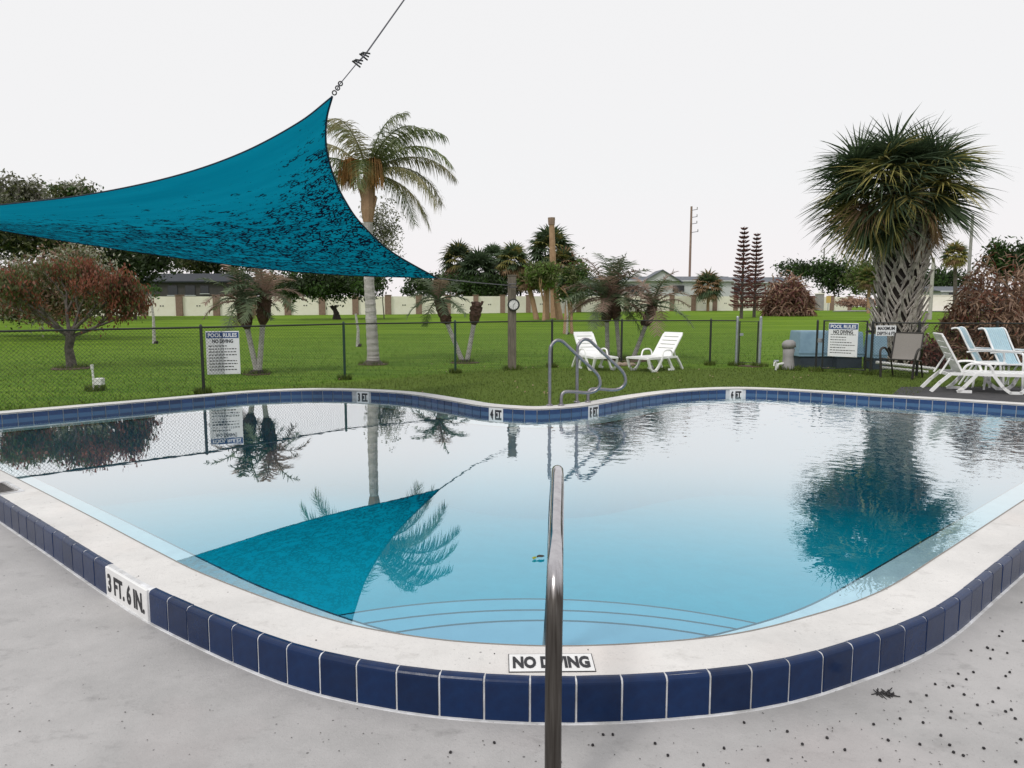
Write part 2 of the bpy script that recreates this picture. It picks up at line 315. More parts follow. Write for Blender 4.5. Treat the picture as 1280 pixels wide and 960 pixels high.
# ------------------------------------------------------------------ helpers
class MB:
    def __init__(s): s.v = []; s.f = []; s.mi = []; s.cur = 0
    def box(s, c, d, rot=None):
        c = Vector(c); h = Vector(d) / 2; k = len(s.v); M = rot.to_matrix() if isinstance(rot, Euler) else (rot if rot is not None else Matrix.Identity(3))
        for a in (-1, 1):
            for b in (-1, 1):
                for e in (-1, 1): s.v.append(c + M @ Vector((a * h.x, b * h.y, e * h.z)))
        s.face([(0, 1, 3, 2), (4, 6, 7, 5), (0, 4, 5, 1), (2, 3, 7, 6), (0, 2, 6, 4), (1, 5, 7, 3)], k); return s
    def face(s, fs, k=0):
        for f in fs: s.f.append(tuple(i + k for i in f)); s.mi.append(s.cur)
    def tube(s, pts, r, n=8, closed=False, caps=True):
        pts = [Vector(p) for p in pts]; m = len(pts); k0 = len(s.v)
        rr = r if isinstance(r, (list, tuple)) else [r] * m
        up = None
        for i, p in enumerate(pts):
            a = pts[i - 1] if (i > 0 or closed) else p; b = pts[(i + 1) % m] if (i < m - 1 or closed) else p
            t = (b - a).normalized() if (b - a).length > 1e-9 else Vector((0, 0, 1))
            if up is None:
                up = Vector((0, 0, 1)) if abs(t.z) < .9 else Vector((0, 1, 0))
            sd_ = t.cross(up).normalized(); up = sd_.cross(t).normalized()
            for j in range(n):
                g = 2 * PI * j / n; s.v.append(p + (sd_ * math.cos(g) + up * math.sin(g)) * rr[i])
        for i in range(m if closed else m - 1):
            for j in range(n):
                a = k0 + i * n + j; b = k0 + i * n + (j + 1) % n; c = k0 + ((i + 1) % m) * n + (j + 1) % n; d = k0 + ((i + 1) % m) * n + j
                s.f.append((a, b, c, d)); s.mi.append(s.cur)
        if caps and not closed:
            s.f.append(tuple(k0 + j for j in range(n - 1, -1, -1))); s.mi.append(s.cur)
            s.f.append(tuple(k0 + (m - 1) * n + j for j in range(n))); s.mi.append(s.cur)
        return s
    def quad(s, a, b, c, d):
        k = len(s.v); s.v += [a, b, c, d]; s.f.append((k, k + 1, k + 2, k + 3)); s.mi.append(s.cur); return s
    def tri(s, a, b, c):
        k = len(s.v); s.v += [a, b, c]; s.f.append((k, k + 1, k + 2)); s.mi.append(s.cur); return s
    def prism(s, poly, z0, z1):
        n = len(poly); k = len(s.v)
        for z in (z0, z1):
            for p in poly: s.v.append(Vector((p[0], p[1], z)))
        s.f.append(tuple(k + i for i in range(n - 1, -1, -1))); s.mi.append(s.cur)
        s.f.append(tuple(k + n + i for i in range(n))); s.mi.append(s.cur)
        for i in range(n):
            j = (i + 1) % n; s.f.append((k + i, k + j, k + n + j, k + n + i)); s.mi.append(s.cur)
        return s
    def mesh(s, name, mats, smooth=False):
        me = bpy.data.meshes.new(name); me.from_pydata([tuple(v) for v in s.v], [], s.f)
        for m in (mats if isinstance(mats, (list, tuple)) else [mats]): me.materials.append(MATS[m])
        if s.cur: me.polygons.foreach_set('material_index', s.mi)
        if smooth: me.polygons.foreach_set('use_smooth', [True] * len(me.polygons))
        me.update(); return me
    def obj(s, name, mats, parent=None, smooth=False, **kw): return link(name, s.mesh(name, mats, smooth), parent, **kw)
def link(name, me, parent=None, loc=None, rot=None, **kw):
    o = bpy.data.objects.new(name, me); col.objects.link(o); o.parent = parent
    if loc is not None: o.location = loc
    if rot is not None: o.rotation_euler = rot
    for k, v in kw.items(): o[k] = v
    return o
def thing(name, label, cat, loc=(0, 0, 0), rz=0, group=None):
    o = bpy.data.objects.new(name, None); col.objects.link(o); o.empty_display_size = .1
    o.location = loc; o.rotation_euler = (0, 0, rz); o['label'] = label; o['category'] = cat
    if group: o['group'] = group
    return o
def tag(o, label=None, cat=None, group=None, kind=None):
    for k, v in (('label', label), ('category', cat), ('group', group), ('kind', kind)):
        if v: o[k] = v
    return o
def dup(root, loc, rz, label=None):
    r = root.copy(); col.objects.link(r); r.location = loc; r.rotation_euler = (0, 0, rz)
    if label: r['label'] = label
    for ch in list(root.children):
        c = ch.copy(); col.objects.link(c); c.parent = r
        for g in ch.children:
            d = g.copy(); col.objects.link(d); d.parent = c
    return r
def bevel(me, wd, seg=2):
    bm = bmesh.new(); bm.from_mesh(me); bmesh.ops.remove_doubles(bm, verts=bm.verts, dist=1e-5)
    bmesh.ops.bevel(bm, geom=list(bm.edges), offset=wd, segments=seg, affect='EDGES', profile=.5); bm.to_mesh(me); bm.free(); return me
FONTC = {}
def text_mesh(s, size, bold=.0, sx=1.0, ex=.0015):
    cu = bpy.data.curves.new('lettering', 'FONT'); cu.body = s; cu.size = size; cu.offset = bold; cu.extrude = ex
    cu.align_x = 'CENTER'; cu.align_y = 'CENTER'; cu.resolution_u = 3
    o = bpy.data.objects.new('lettering', cu); col.objects.link(o)
    bpy.context.view_layer.update()
    me = bpy.data.meshes.new_from_object(o.evaluated_get(bpy.context.evaluated_depsgraph_get()))
    bpy.data.objects.remove(o); me.transform(Matrix.Diagonal((sx, 1, 1, 1)))
    xs = [v.co.x for v in me.vertices]; ys = [v.co.y for v in me.vertices]
    me.transform(Matrix.Translation((-(min(xs) + max(xs)) / 2, -(min(ys) + max(ys)) / 2, 0)))
    return me
def text(s, w_, h_, parent, loc, rot, m='marker_black', bold=.0, name='lettering'):
    "lettering that fills a box w_ by h_"
    me = text_mesh(s, 1, bold)
    xs = [v.co.x for v in me.vertices]; ys = [v.co.y for v in me.vertices]
    me.transform(Matrix.Diagonal((w_ / (max(xs) - min(xs)), h_ / (max(ys) - min(ys)), 1, 1)))
    me.materials.clear(); me.materials.append(MATS[m])
    return link(name, me, parent, loc, rot)
def smooth_closed(pts, per=8):
    out = []; n = len(pts)
    for i in range(n):
        p0, p1, p2, p3 = (Vector(pts[(i + k) % n]) for k in (-1, 0, 1, 2))
        for j in range(per):
            t = j / per
            out.append(.5 * ((2 * p1) + (p2 - p0) * t + (2 * p0 - 5 * p1 + 4 * p2 - p3) * t * t + (3 * p1 - p0 - 3 * p2 + p3) * t ** 3))
    return out
def smooth_open(pts, per=8):
    out = []; P = [Vector(p) for p in pts]; n = len(P)
    for i in range(n - 1):
        p0 = P[i - 1] if i else 2 * P[0] - P[1]; p1 = P[i]; p2 = P[i + 1]; p3 = P[i + 2] if i + 2 < n else 2 * P[-1] - P[-2]
        for j in range(per):
            t = j / per
            out.append(.5 * ((2 * p1) + (p2 - p0) * t + (2 * p0 - 5 * p1 + 4 * p2 - p3) * t * t + (3 * p1 - p0 - 3 * p2 + p3) * t ** 3))
    out.append(P[-1]); return out
def resample(pts, step):
    L = [0]
    n = len(pts)
    for i in range(n): L.append(L[-1] + (pts[(i + 1) % n] - pts[i]).length)
    tot = L[-1]; N = max(3, round(tot / step)); out = []; k = 0
    for i in range(N):
        d = tot * i / N
        while L[k + 1] < d: k += 1
        f = (d - L[k]) / (L[k + 1] - L[k]); out.append(pts[k].lerp(pts[(k + 1) % n], f))
    return out
def offset(pts, d):
    n = len(pts); out = []
    for i in range(n):
        t = (pts[(i + 1) % n] - pts[i - 1]).normalized(); out.append(pts[i] + Vector((t.y, -t.x)) * d)
    return out

# ------------------------------------------------------------------ pool outline (inner edge of the coping, counter-clockwise)
near = [(-5.2, 6.4), (-3.99, 5.38), (-2.63, 4.22), (-1.9, 3.59), (-1.45, 3.22), (-.8, 2.78), (-.38, 2.60), (0, 2.53), (.36, 2.53), (.8, 2.60), (1.17, 2.75), (1.65, 3.03), (2.25, 3.54), (3.38, 4.53), (5.2, 6.12), (6.6, 7.32)]
rightc = [(7.15, 7.95), (7.2, 8.45), (6.9, 8.85)]
far = [(6.2, 9.36), (5.25, 9.96), (4.72, 10.33), (4.0, 10.75), (3.4, 10.85), (2.6, 10.55), (1.83, 9.92), (1.3, 9.33), (.95, 8.98), (.6, 8.77), (.3, 8.68), (0, 8.76), (-.42, 9.0), (-.9, 9.55), (-1.6, 10.27), (-2.4, 10.62), (-3.15, 10.68), (-3.85, 10.42), (-4.41, 9.9), (-5.13, 9.2), (-6.1, 8.3)]
leftc = [(-6.55, 7.85), (-6.6, 7.45), (-6.2, 7.18)]
INNER = resample(smooth_closed(near + rightc + far + leftc, 10), .07)
OUTER = offset(INNER, .25)
LEDGE = offset(INNER, -.33)
for _ in range(6):
    n_ = len(LEDGE); LEDGE = [(LEDGE[i - 1] + LEDGE[i] * 2 + LEDGE[(i + 1) % n_]) / 4 for i in range(n_)]
COP, WAT = .15, .05

def ring(mb, prof):
    "closed bands between successive (loop, z) rows"
    n = len(INNER); k = len(mb.v)
    for lp, z in prof:
        for p in lp: mb.v.append(Vector((p.x, p.y, z)))
    for r_ in range(len(prof) - 1):
        for i in range(n):
            j = (i + 1) % n; mb.f.append((k + r_ * n + i, k + r_ * n + j, k + (r_ + 1) * n + j, k + (r_ + 1) * n + i)); mb.mi.append(mb.cur)

pool = thing('pool_coping', 'raised pale concrete coping ring with blue tile faces round the swimming pool', 'pool edge')
m = MB()
ring(m, [(offset(INNER, .238), -.06), (offset(INNER, .238), COP - .012), (offset(INNER, .232), COP), (offset(INNER, .0), COP), (offset(INNER, -.006), COP - .006), (offset(INNER, -.006), COP - .014), (offset(INNER, .012), COP - .018), (offset(INNER, .012), -.3)])
m.f.reverse()
m.obj('coping_top', 'coping_concrete', pool)
m2 = MB(); ring(m2, [(offset(INNER, .001), COP + .0012), (offset(INNER, -.0075), COP + .0012), (offset(INNER, -.0078), COP - .006)]); m2.obj('edge_shadow_line', 'sling_grey', pool)  # dark strip drawn as the shadow line along the inner coping lip
# white grout backing of both tile rows
m = MB(); ring(m, [(offset(INNER, .2485), -.05), (offset(INNER, .2485), COP - .012), (offset(INNER, .243), COP - .002), (offset(INNER, .236), COP + .0016), (offset(INNER, .2195), COP + .0016), (offset(INNER, .2195), COP - .01)]); m.obj('outer_grout', 'white_grout', pool)
m = MB(); ring(m, [(offset(INNER, .249), .0035), (offset(INNER, .262), .0035), (offset(INNER, .264), -.004)]); m.f.reverse(); m.obj('base_grout', 'white_grout', pool)
m = MB(); ring(m, [(offset(INNER, .004), -.02), (offset(INNER, .004), COP - .02)]); m.obj('inner_grout', 'white_grout', pool)

def tri_fill(name, outer, holes, z, matn, zf=None, **kw):
    bm = bmesh.new(); es = []
    for lp in [outer] + holes:
        vs = [bm.verts.new((p[0], p[1], z)) for p in lp]
        for i in range(len(vs)): es.append(bm.edges.new((vs[i], vs[(i + 1) % len(vs)])))
    bmesh.ops.triangle_fill(bm, use_beauty=True, use_dissolve=False, edges=es, normal=(0, 0, 1))
    for f in bm.faces:
        if f.normal.z < 0: f.normal_flip()
    me = bpy.data.meshes.new(name); bm.to_mesh(me); bm.free(); me.materials.append(MATS[matn]); return link(name, me, **kw)

# tiles: sides get names and lengths along the ring
def place_tiles(loop, side, want, face, me, width=.1575, markers=()):
    """tiles spaced along a loop; face=+1 looks outward. markers: (point, halfwidth) stretches kept free"""
    n = len(loop); L = sum((loop[(i + 1) % n] - loop[i]).length for i in range(n)); N = round(L / width); cnt = 0
    pts = resample(loop, L / (N * 8)); n = len(pts)
    for i in range(N):
        k = round((i + .5) * n / N) % n; p = pts[k]
        if not want(p): continue
        if any((p - Vector(c)).length < hw for c, hw in markers): continue
        t = (pts[(k + 3) % n] - pts[k - 3]).normalized(); a = math.atan2(t.y, t.x)
        o = link('tile', me, pool, (p.x, p.y, rnd.uniform(-.0006, .0006)), (R(rnd.uniform(-.5, .5)), 0, a + R(rnd.uniform(-.4, .4)))); cnt += 1
    return cnt
# outer tile: local x along the ring, -y is outward; bullnose top
m = MB(); prof = [(0, 0), (-.010, .0), (-.012, .003), (-.012, .136), (-.0105, .143), (-.006, .1485), (0, .1515), (.010, .1535), (.022, .1535), (.022, .14), (0, .13)]
k = 0
for sx_ in (-.0755, -.0735, .0735, .0755):
    ins = .0018 if abs(sx_) > .075 else 0
    for (y, z) in prof: m.v.append(Vector((sx_, y + ins, z)))
np_ = len(prof)
for a in range(3):
    for i in range(np_):
        j = (i + 1) % np_; m.f.append((a * np_ + i, a * np_ + j, (a + 1) * np_ + j, (a + 1) * np_ + i)); m.mi.append(0)
m.f.append(tuple(range(np_))); m.mi.append(0); m.f.append(tuple(range(4 * np_ - 1, 3 * np_ - 1, -1))); m.mi.append(0)
tile_o = m.mesh('tile', 'blue_glazed_tile')
bmx = bmesh.new(); bmx.from_mesh(tile_o); bmesh.ops.recalc_face_normals(bmx, faces=bmx.faces); bmx.to_mesh(tile_o); bmx.free()
m = MB(); m.box((0, .004, .062), (.1485, .008, .145)); tile_i = bevel(m.mesh('tile', 'blue_pool_tile'), .0015, 1)

def nearest(loop, p):
    p = Vector(p[:2]); i = min(range(len(loop)), key=lambda k: (loop[k] - p).length)
    t = (loop[(i + 1) % len(loop)] - loop[i - 1]).normalized(); return loop[i], math.atan2(t.y, t.x)
OT = offset(INNER, .240)
mk36 = gp(139, 741, .08); mk36, mk36a = nearest(OT, mk36)
inmk = [('3 FT', gp(445, 495, .1), 'white depth marker reading 3 FT on the far left curve of the pool wall'),
        ('4 FT', gp(611, 515, .1), 'white depth marker reading 4 FT left of the ladder rails'),
        ('5 FT', gp(749, 512, .1), 'white depth marker reading 5 FT below the ladder rails'),
        ('6 FT', gp(926, 492, .1), 'white depth marker reading 6 FT on the far right curve of the pool wall')]
nearside = lambda p: p.y < 7.6 and -5.6 < p.x < 6.4
Lo = sum((OT[(i + 1) % len(OT)] - OT[i]).length for i in range(len(OT))); No = round(Lo / .1575); sl = resample(OT, Lo / (No * 8))
ci = min(range(No), key=lambda i: (sl[round((i + .5) * len(sl) / No) % len(sl)] - mk36).length); mk36, mk36a = nearest(sl, sl[round((ci + .5) * len(sl) / No) % len(sl)])
n1 = place_tiles(OT, 'o', nearside, 1, tile_o, markers=[(mk36, .2)])
inm = [nearest(offset(INNER, .001), q[1]) for q in inmk]
n2 = place_tiles(offset(INNER, .001), 'i', lambda p: (p.y > 7.9) or abs(p.x) > 5.8, -1, tile_i, markers=[(c, .115) for c, a in inm])
# marker plates
mbp = MB(); mbp.box((0, -.006, .0755), (.462, .014, .153)); pl = bevel(mbp.mesh('depth_marker', 'white_marker'), .003, 1)
o = link('depth_marker', pl, pool, (mk36.x, mk36.y, 0), (0, 0, mk36a), label='long white depth marker reading 3 FT. 6 IN. on the outer tile face')
text('3 FT. 6 IN.', .41, .095, o, (0, -.0135, .078), (PI / 2, 0, 0), bold=.032)
for (s, q, lab), (c, a) in zip(inmk, inm):
    mbp = MB(); mbp.box((0, .004, .06), (.205, .014, .15)); o = link('depth_marker', bevel(mbp.mesh('depth_marker', 'white_marker'), .002, 1), pool, (c.x, c.y, 0), (0, 0, a), label=lab)
    text(s, .165, .115, o, (0, .0125, .058), (PI / 2, 0, PI), bold=.045)
# NO DIVING plate let into the coping
nd = gp(689, 829, COP)
mbp = MB(); mbp.box((0, 0, 0), (.30, .122, .006))
o = link('no_diving_plate', mbp.mesh('no_diving_plate', 'white_marker'), pool, (nd.x, nd.y, COP + .0005), (0, 0, R(1)), label='white plate reading NO DIVING let into the coping behind the handrail')
text('NO DIVING', .275, .083, o, (0, 0, .0036), (0, 0, 0), bold=.045)
m = MB()
for (cx, cy, dx, dy) in ((0, .0625, .306, .0025), (0, -.0625, .306, .0025), (.1515, 0, .0025, .1225), (-.1515, 0, .0025, .1225)): m.box((cx, cy, .001), (dx, dy, .003))
m.obj('joint', 'marker_black', o)
# skimmer lid
sk_ = gp(10, 611, COP)
m = MB(); m.box((0, 0, 0), (.34, .13, .008)); lid = m.obj('skimmer_lid', 'filter_grey', pool, loc=(sk_.x - .06, sk_.y, COP + .002), rot=(0, 0, R(-41)))
m = MB()
for i in range(9): m.box((-.14 + i * .035, 0, .005), (.014, .10, .004))
m.obj('slot', 'bark_dark', lid)
m = MB()
for (cx, cy, dx, dy) in ((0, .085, .42, .02), (0, -.085, .42, .02), (.2, 0, .02, .15), (-.2, 0, .02, .15)): m.box((cx, cy, .001), (dx, dy, .006))
m.obj('lid_frame', 'white_grout', lid)

# pool basin: ledge, walls, floor, steps
m = MB()
ring(m, [(offset(INNER, .004), -.012), (LEDGE, -.035)]); m.obj('pool_ledge', 'ledge_plaster', kind='structure')
m = MB(); ring(m, [(LEDGE, -.035), (LEDGE, -1.6)]); m.obj('pool_wall', 'pool_plaster', kind='structure')
bm = bmesh.new(); vs = [bm.verts.new((p.x, p.y, -.85 - .09 * max(0, p.y - 5) - .03 * max(-3, p.x))) for p in LEDGE]
f = bm.faces.new(vs); bmesh.ops.triangulate(bm, faces=[f]); bmesh.ops.recalc_face_normals(bm, faces=bm.faces)
me = bpy.data.meshes.new('pool_floor'); bm.to_mesh(me); bm.free(); me.materials.append(MATS['pool_plaster']); link('pool_floor', me, kind='structure')
m = MB(); LL = [p for p in LEDGE]
ring(m, [(offset(LEDGE, -.004), -.035), (offset(LEDGE, -.012), -.035), (offset(LEDGE, -.012), -.05)]) ; MB().tube([(p.x, p.y, -.036) for p in offset(LEDGE, -.004)], .006, 5, closed=True).obj('ledge_trim', 'step_edge', kind='structure')
def circ(a, b, c):
    ax, ay, bx, by, cx, cy = a.x, a.y, b.x, b.y, c.x, c.y
    d = 2 * (ax * (by - cy) + bx * (cy - ay) + cx * (ay - by))
    ux = ((ax * ax + ay * ay) * (by - cy) + (bx * bx + by * by) * (cy - ay) + (cx * cx + cy * cy) * (ay - by)) / d
    uy = ((ax * ax + ay * ay) * (cx - bx) + (bx * bx + by * by) * (ax - cx) + (cx * cx + cy * cy) * (bx - ax)) / d
    return ux, uy, math.hypot(ax - ux, ay - uy)
steps = thing('pool_steps', 'curved pale blue entry steps under water below the near handrail', 'steps')
for z, tri3 in ((-.10, ((520, 787), (680, 776), (850, 789))), (-.20, ((460, 779), (680, 763), (900, 783))), (-.30, ((432, 768), (660, 749), (938, 778)))):
    cx, cy, r_ = circ(*[gp(a, b, z) for a, b in tri3])
    poly = [(cx + r_ * math.cos(R(a)), cy + r_ * math.sin(R(a))) for a in range(0, 181, 3)]
    poly = [q for q in poly if q[1] > 2.5 and abs(q[0]) < 3.2 ]
    a0, a1 = poly[-1], poly[0]
    MB().prism(poly + [(a0[0], 2.3), (a1[0], 2.3)], -1.3, z).obj('step', 'pool_plaster', steps)
    MB().tube([(q[0], q[1], z + .001) for q in poly], .0045, 5).obj('step_edge', 'step_edge', steps)
# the part of each step outside the basin lies hidden under ledge and deck
WLOOP = offset(INNER, .010)
m = MB(); m.prism([(p.x, p.y) for p in WLOOP], -2.4, WAT); me = m.mesh('pool_water', 'pool_water')
bm = bmesh.new(); bm.from_mesh(me); bmesh.ops.recalc_face_normals(bm, faces=bm.faces); bm.to_mesh(me); bm.free()
link('pool_water', me, kind='structure')

# ------------------------------------------------------------------ ground
DO = offset(INNER, .236)
il = min(range(len(DO)), key=lambda k: (DO[k] - Vector((-6.9, 7.5))).length); ir = min(range(len(DO)), key=lambda k: (DO[k] - Vector((7.5, 8.3))).length)
nearpath = []; k = il
while k != ir: nearpath.append(DO[k]); k = (k + 1) % len(DO)
nearpath.append(DO[ir])
tri_fill('pool_deck', [tuple(p) for p in nearpath] + [(16, 8.6), (16, -12), (-16, -12), (-16, 7.4)], [], 0, 'deck_concrete', kind='structure')
tri_fill('lawn', [(-60, -40), (60, -40), (60, 40), (-60, 40)], [[tuple(p) for p in DO]], -.006, 'lawn', kind='structure')
def zg(x, y): return max(0, min(.85, (y - 40) / 53 * .85)) - .006
m = MB(); ys = [40, 46, 52, 58, 64, 70, 76, 82, 88, 93, 110, 160, 300, 900, 2500]; xs = [-2500, -600, -200, -100, -60, -30, 0, 30, 60, 100, 200, 600, 2500]
for y in ys:
    for x in xs: m.v.append(Vector((x, y, zg(x, y))))
for i in range(len(ys) - 1):
    for j in range(len(xs) - 1):
        a = i * len(xs) + j; m.f.append((a, a + 1, a + len(xs) + 1, a + len(xs))); m.mi.append(0)
k = len(m.v)
for a, b in ((-2500, -60), (60, 2500)):
    m.quad(Vector((a, -40, -.006)), Vector((b, -40, -.006)), Vector((b, 40, -.006)), Vector((a, 40, -.006)))
m.quad(Vector((-2500, -600, -.006)), Vector((2500, -600, -.006)), Vector((2500, -40, -.006)), Vector((-2500, -40, -.006)))
m.obj('far_lawn', 'lawn', kind='structure')
# dark paving by the right-hand chairs
pv = [DO[i] for i in range(len(DO)) if DO[i].x > 5.35 and DO[i].y > 8.4]
pv.sort(key=lambda p: p.y)
tri_fill('dark_paving', [tuple(p) for p in pv] + [(6.15, 11.3), (6.9, 12.4), (14, 12.6), (14, 8.4)], [], .002, 'dark_paving', kind='structure')
# grass blades between pool and fence
def grass(name, label, N, region, h, wd, mats):
    m = MB(); m.cur = 1
    for i in range(N):
        p = region()
        if p is None: continue
        a = rnd.uniform(0, PI); hh = h * rnd.uniform(.5, 1.3); dx = math.cos(a) * wd; dy = math.sin(a) * wd; lx = rnd.uniform(-.5, .5) * hh; ly = rnd.uniform(-.5, .5) * hh
        m.cur = rnd.choice(range(len(mats)))
        m.tri(Vector((p[0] - dx, p[1] - dy, p[2])), Vector((p[0] + dx, p[1] + dy, p[2])), Vector((p[0] + lx, p[1] + ly, p[2] + hh)))
    m.cur = 1
    return m.obj(name, mats, kind='stuff', label=label, category='grass')
leaf('blade_a', (.07, .11, .018), (.05, .08, .014), .3, 0); leaf('blade_b', (.16, .20, .045), (.12, .16, .035), .3, 0); leaf('blade_c', (.12, .17, .028), (.075, .11, .02), .3, 0)
leaf('blade_d', (.10, .22, .026), (.15, .28, .04), .3, 0)
from mathutils.geometry import intersect_point_tri_2d
DOX = [(p.x, p.y) for p in DO]
def inside(x, y, P=DOX):
    c = False; n = len(P)
    for i in range(0, n):
        x1, y1 = P[i]; x2, y2 = P[i - 1]
        if (y1 > y) != (y2 > y) and x < (x2 - x1) * (y - y1) / (y2 - y1) + x1: c = not c
    return c
POLYC = DOX[::4]
def reg_near():
    x = rnd.uniform(-8, 9); y = rnd.uniform(8.6, 17.5)
    if abs(x) > y * .78 or y - .95 * min(0, x) > 16.2: return None
    if inside(x, y, POLYC): return None
    if x > 5.4 and y < 12.2 and (y - 9.9 < (x - 5.35) * 1.2): return None
    return (x, y, -.008)
grass('grass', 'short mown grass between the pool coping and the fence', 60000, reg_near, .035, .006, ['blade_a', 'blade_b', 'blade_c'])
def reg_mid():
    y = 9.5 + 28 * rnd.random() ** 1.3; x = rnd.uniform(-.8, .8) * y
    if y - .95 * min(0, x) < 16.2: return None
    return (x, y, -.008)
grass('grass', 'darker green grass of the field beyond the chain link fence', 60000, reg_mid, .045, .009, ['blade_d', 'blade_c', 'blade_d'])

TUFT = [(X(a, b, 440), b, c) for a, b, c in ((88, 16.3, .25), (466, 17.4, .28), (320, 14.9, .22), (580, 17.9, .22), (765, 19, .3), (790, 19, .3), (1120, 17, .55), (640, 15.9, .16), (116, 11.9, .12), (252, 11.45, .1), (430, 13.7, .1), (569, 15.1, .1), (690, 16.5, .1), (777, 17.05, .1), (888, 17.1, .1), (921, 17, .14), (950, 16.7, .14), (1021, 15.5, .12), (1090, 14.75, .12), (988, 15.9, .25))]
def reg_tuft():
    x, y, c = rnd.choice(TUFT); g = rnd.uniform(0, 2 * PI); q = c * rnd.uniform(.6, 1.4); return (x + math.cos(g) * q, y + math.sin(g) * q, -.008)
grass('grass', 'longer unmown grass tufts round the posts and trunks', 5000, reg_tuft, .11, .008, ['blade_a', 'blade_b', 'blade_c'])
FL = [(p.x, p.y) for p in (gp(rnd.uniform(420, 1150), rnd.uniform(455, 496)) for _ in range(70))]
def reg_leaf():
    x, y = rnd.choice(FL); return None if inside(x, y, POLYC) else (x + rnd.uniform(-.01, .01), y, .03)
m = MB()
for x, y in FL:
    if inside(x, y, POLYC): continue
    a = rnd.uniform(0, PI); u = Vector((math.cos(a), math.sin(a), .3)) * .03; v = Vector((-math.sin(a), math.cos(a), .2)) * .012; p = Vector((x, y, .03))
    m.quad(p - u, p + v, p + u, p - v)
m.obj('fallen_leaves', 'leaf_drypale', kind='stuff', label='small dry leaves fallen on the grass near the pool', category='leaves')

# road beyond on the right and entrance
m = MB(); a = X(1040, 100); m.quad(Vector((X(1040, 88), 88, .83)), Vector((X(1300, 88), 88, .83)), Vector((X(1330, 97), 97, .87)), Vector((X(1045, 97), 97, .87)))
m.obj('road', 'road_grey', kind='structure')

# ------------------------------------------------------------------ shade sail
A = at(415, 121, 6.5); C_ = at(547, 348, 12.2); B = at(-120, 268, 7.6)
eAC = [A, at(408, 150, 6.95), at(408, 185, 7.55), at(417, 220, 8.4), at(431, 250, 9.2), at(452, 280, 10.0), at(490, 315, 10.9), C_]
eAB = [A, at(372, 154, 6.55), at(300, 192, 6.65), at(215, 221, 6.8), at(110, 243, 7.0), at(0, 256, 7.2), B]
eBC = [B, at(0, 288, 8.0), at(110, 306, 8.6), at(250, 326, 9.4), at(350, 338, 10.2), at(440, 344.5, 11.0), at(500, 346.5, 11.6), C_]
def curve_at(P, t):
    S = smooth_open(P, 12); L = [0]
    for i in range(len(S) - 1): L.append(L[-1] + (S[i + 1] - S[i]).length)
    d = t * L[-1]; k = 0
    while k < len(S) - 2 and L[k + 1] < d: k += 1
    return S[k].lerp(S[k + 1], (d - L[k]) / (L[k + 1] - L[k]))
sail = thing('shade_sail', 'teal triangular fabric shade sail with dark frayed snags stretched over the pool', 'shade sail')
N = 44; V = []; F = []; U = []
# surface: rows run from edge A-B (v=0) to edge B-C (v=1) fanning out from B; columns reach edge A-C
cAB = [curve_at(eAB[::-1], i / N) for i in range(N + 1)]; cBC = [curve_at(eBC, i / N) for i in range(N + 1)]; cAC = [curve_at(eAC, j / N) for j in range(N + 1)]
for i in range(N + 1):
    u = i / N
    for j in range(N + 1):
        v = j / N
        # Coons-like blend; degenerate at B
        lin = cAB[i].lerp(cBC[i], v)
        end = cAC[j]; endlin = cAB[N].lerp(cBC[N], v)
        p = lin + (end - endlin) * (u ** 2.2)
        V.append(p); U.append((u, v))
for i in range(N):
    for j in range(N): F.append((i * (N + 1) + j, (i + 1) * (N + 1) + j, (i + 1) * (N + 1) + j + 1, i * (N + 1) + j + 1))
me = bpy.data.meshes.new('sail_cloth'); me.from_pydata([tuple(p) for p in V], [], F); uvl = me.uv_layers.new(name='UVMap')
for lp in me.loops: uvl.data[lp.index].uv = U[lp.vertex_index]
me.polygons.foreach_set('use_smooth', [True] * len(me.polygons)); me.materials.append(MATS['sail_fabric'])
link('sail_cloth', me, sail)
for P in (eAC, eAB, eBC):
    MB().tube(smooth_open(P, 10), .011 if P is eAC else .007, 6).obj('hem', 'hem_navy', sail)
rope = thing('guy_cable', 'dark wire guy cable rising from the upper corner of the sail with clamps and shackle', 'cable')
A2 = at(447, 78, 6.62); A3 = at(456, 69, 6.65); A4 = at(505, 0, 6.9); A5 = at(590, -120, 7.3)
MB().tube([at(421, 112, 6.52), at(424, 106, 6.53), A2], .005, 6).obj('thin_cable', 'rope_grey', rope)
MB().tube([A2, A3, A4, A5], .0075, 6).obj('cable', 'rope_grey', rope)
for q in (at(418, 116, 6.51), at(422, 110, 6.53), at(425.5, 104.5, 6.54)):
    c = [q + Vector((math.cos(g) * .019, 0, math.sin(g) * .019)) for g in [i * PI / 5 for i in range(10)]]
    MB().tube(c, .006, 5, closed=True).obj('shackle_ring', 'black_metal', rope)
for q in (A2, A3):
    m = MB()
    for k in range(3):
        d = Vector((.6, 0, .8)) * (k - 1) * .022; m.tube([q + d + Vector((-.035, 0, .03 - k * .012)), q + d + Vector((.035, .01, -.022 + k * .01))], .008, 5)
    m.obj('cable_clamp', 'black_metal', rope)
rp = thing('tie_rope', 'thin grey rope tying the low sail corner to the wooden clock post', 'rope')
MB().tube([C_, at(590, 353, 14.0), at(638, 357, 15.75)], .011, 6).obj('rope', 'rope_grey', rp)
MB().tube([at(636, 355, 15.7), at(645, 355, 15.7), at(645, 359, 15.7), at(636, 359, 15.7)], .012, 5, closed=True).obj('knot', 'rope_grey', rp)
rp['label'] = 'thin grey rope tying the low sail corner to the wooden clock post'

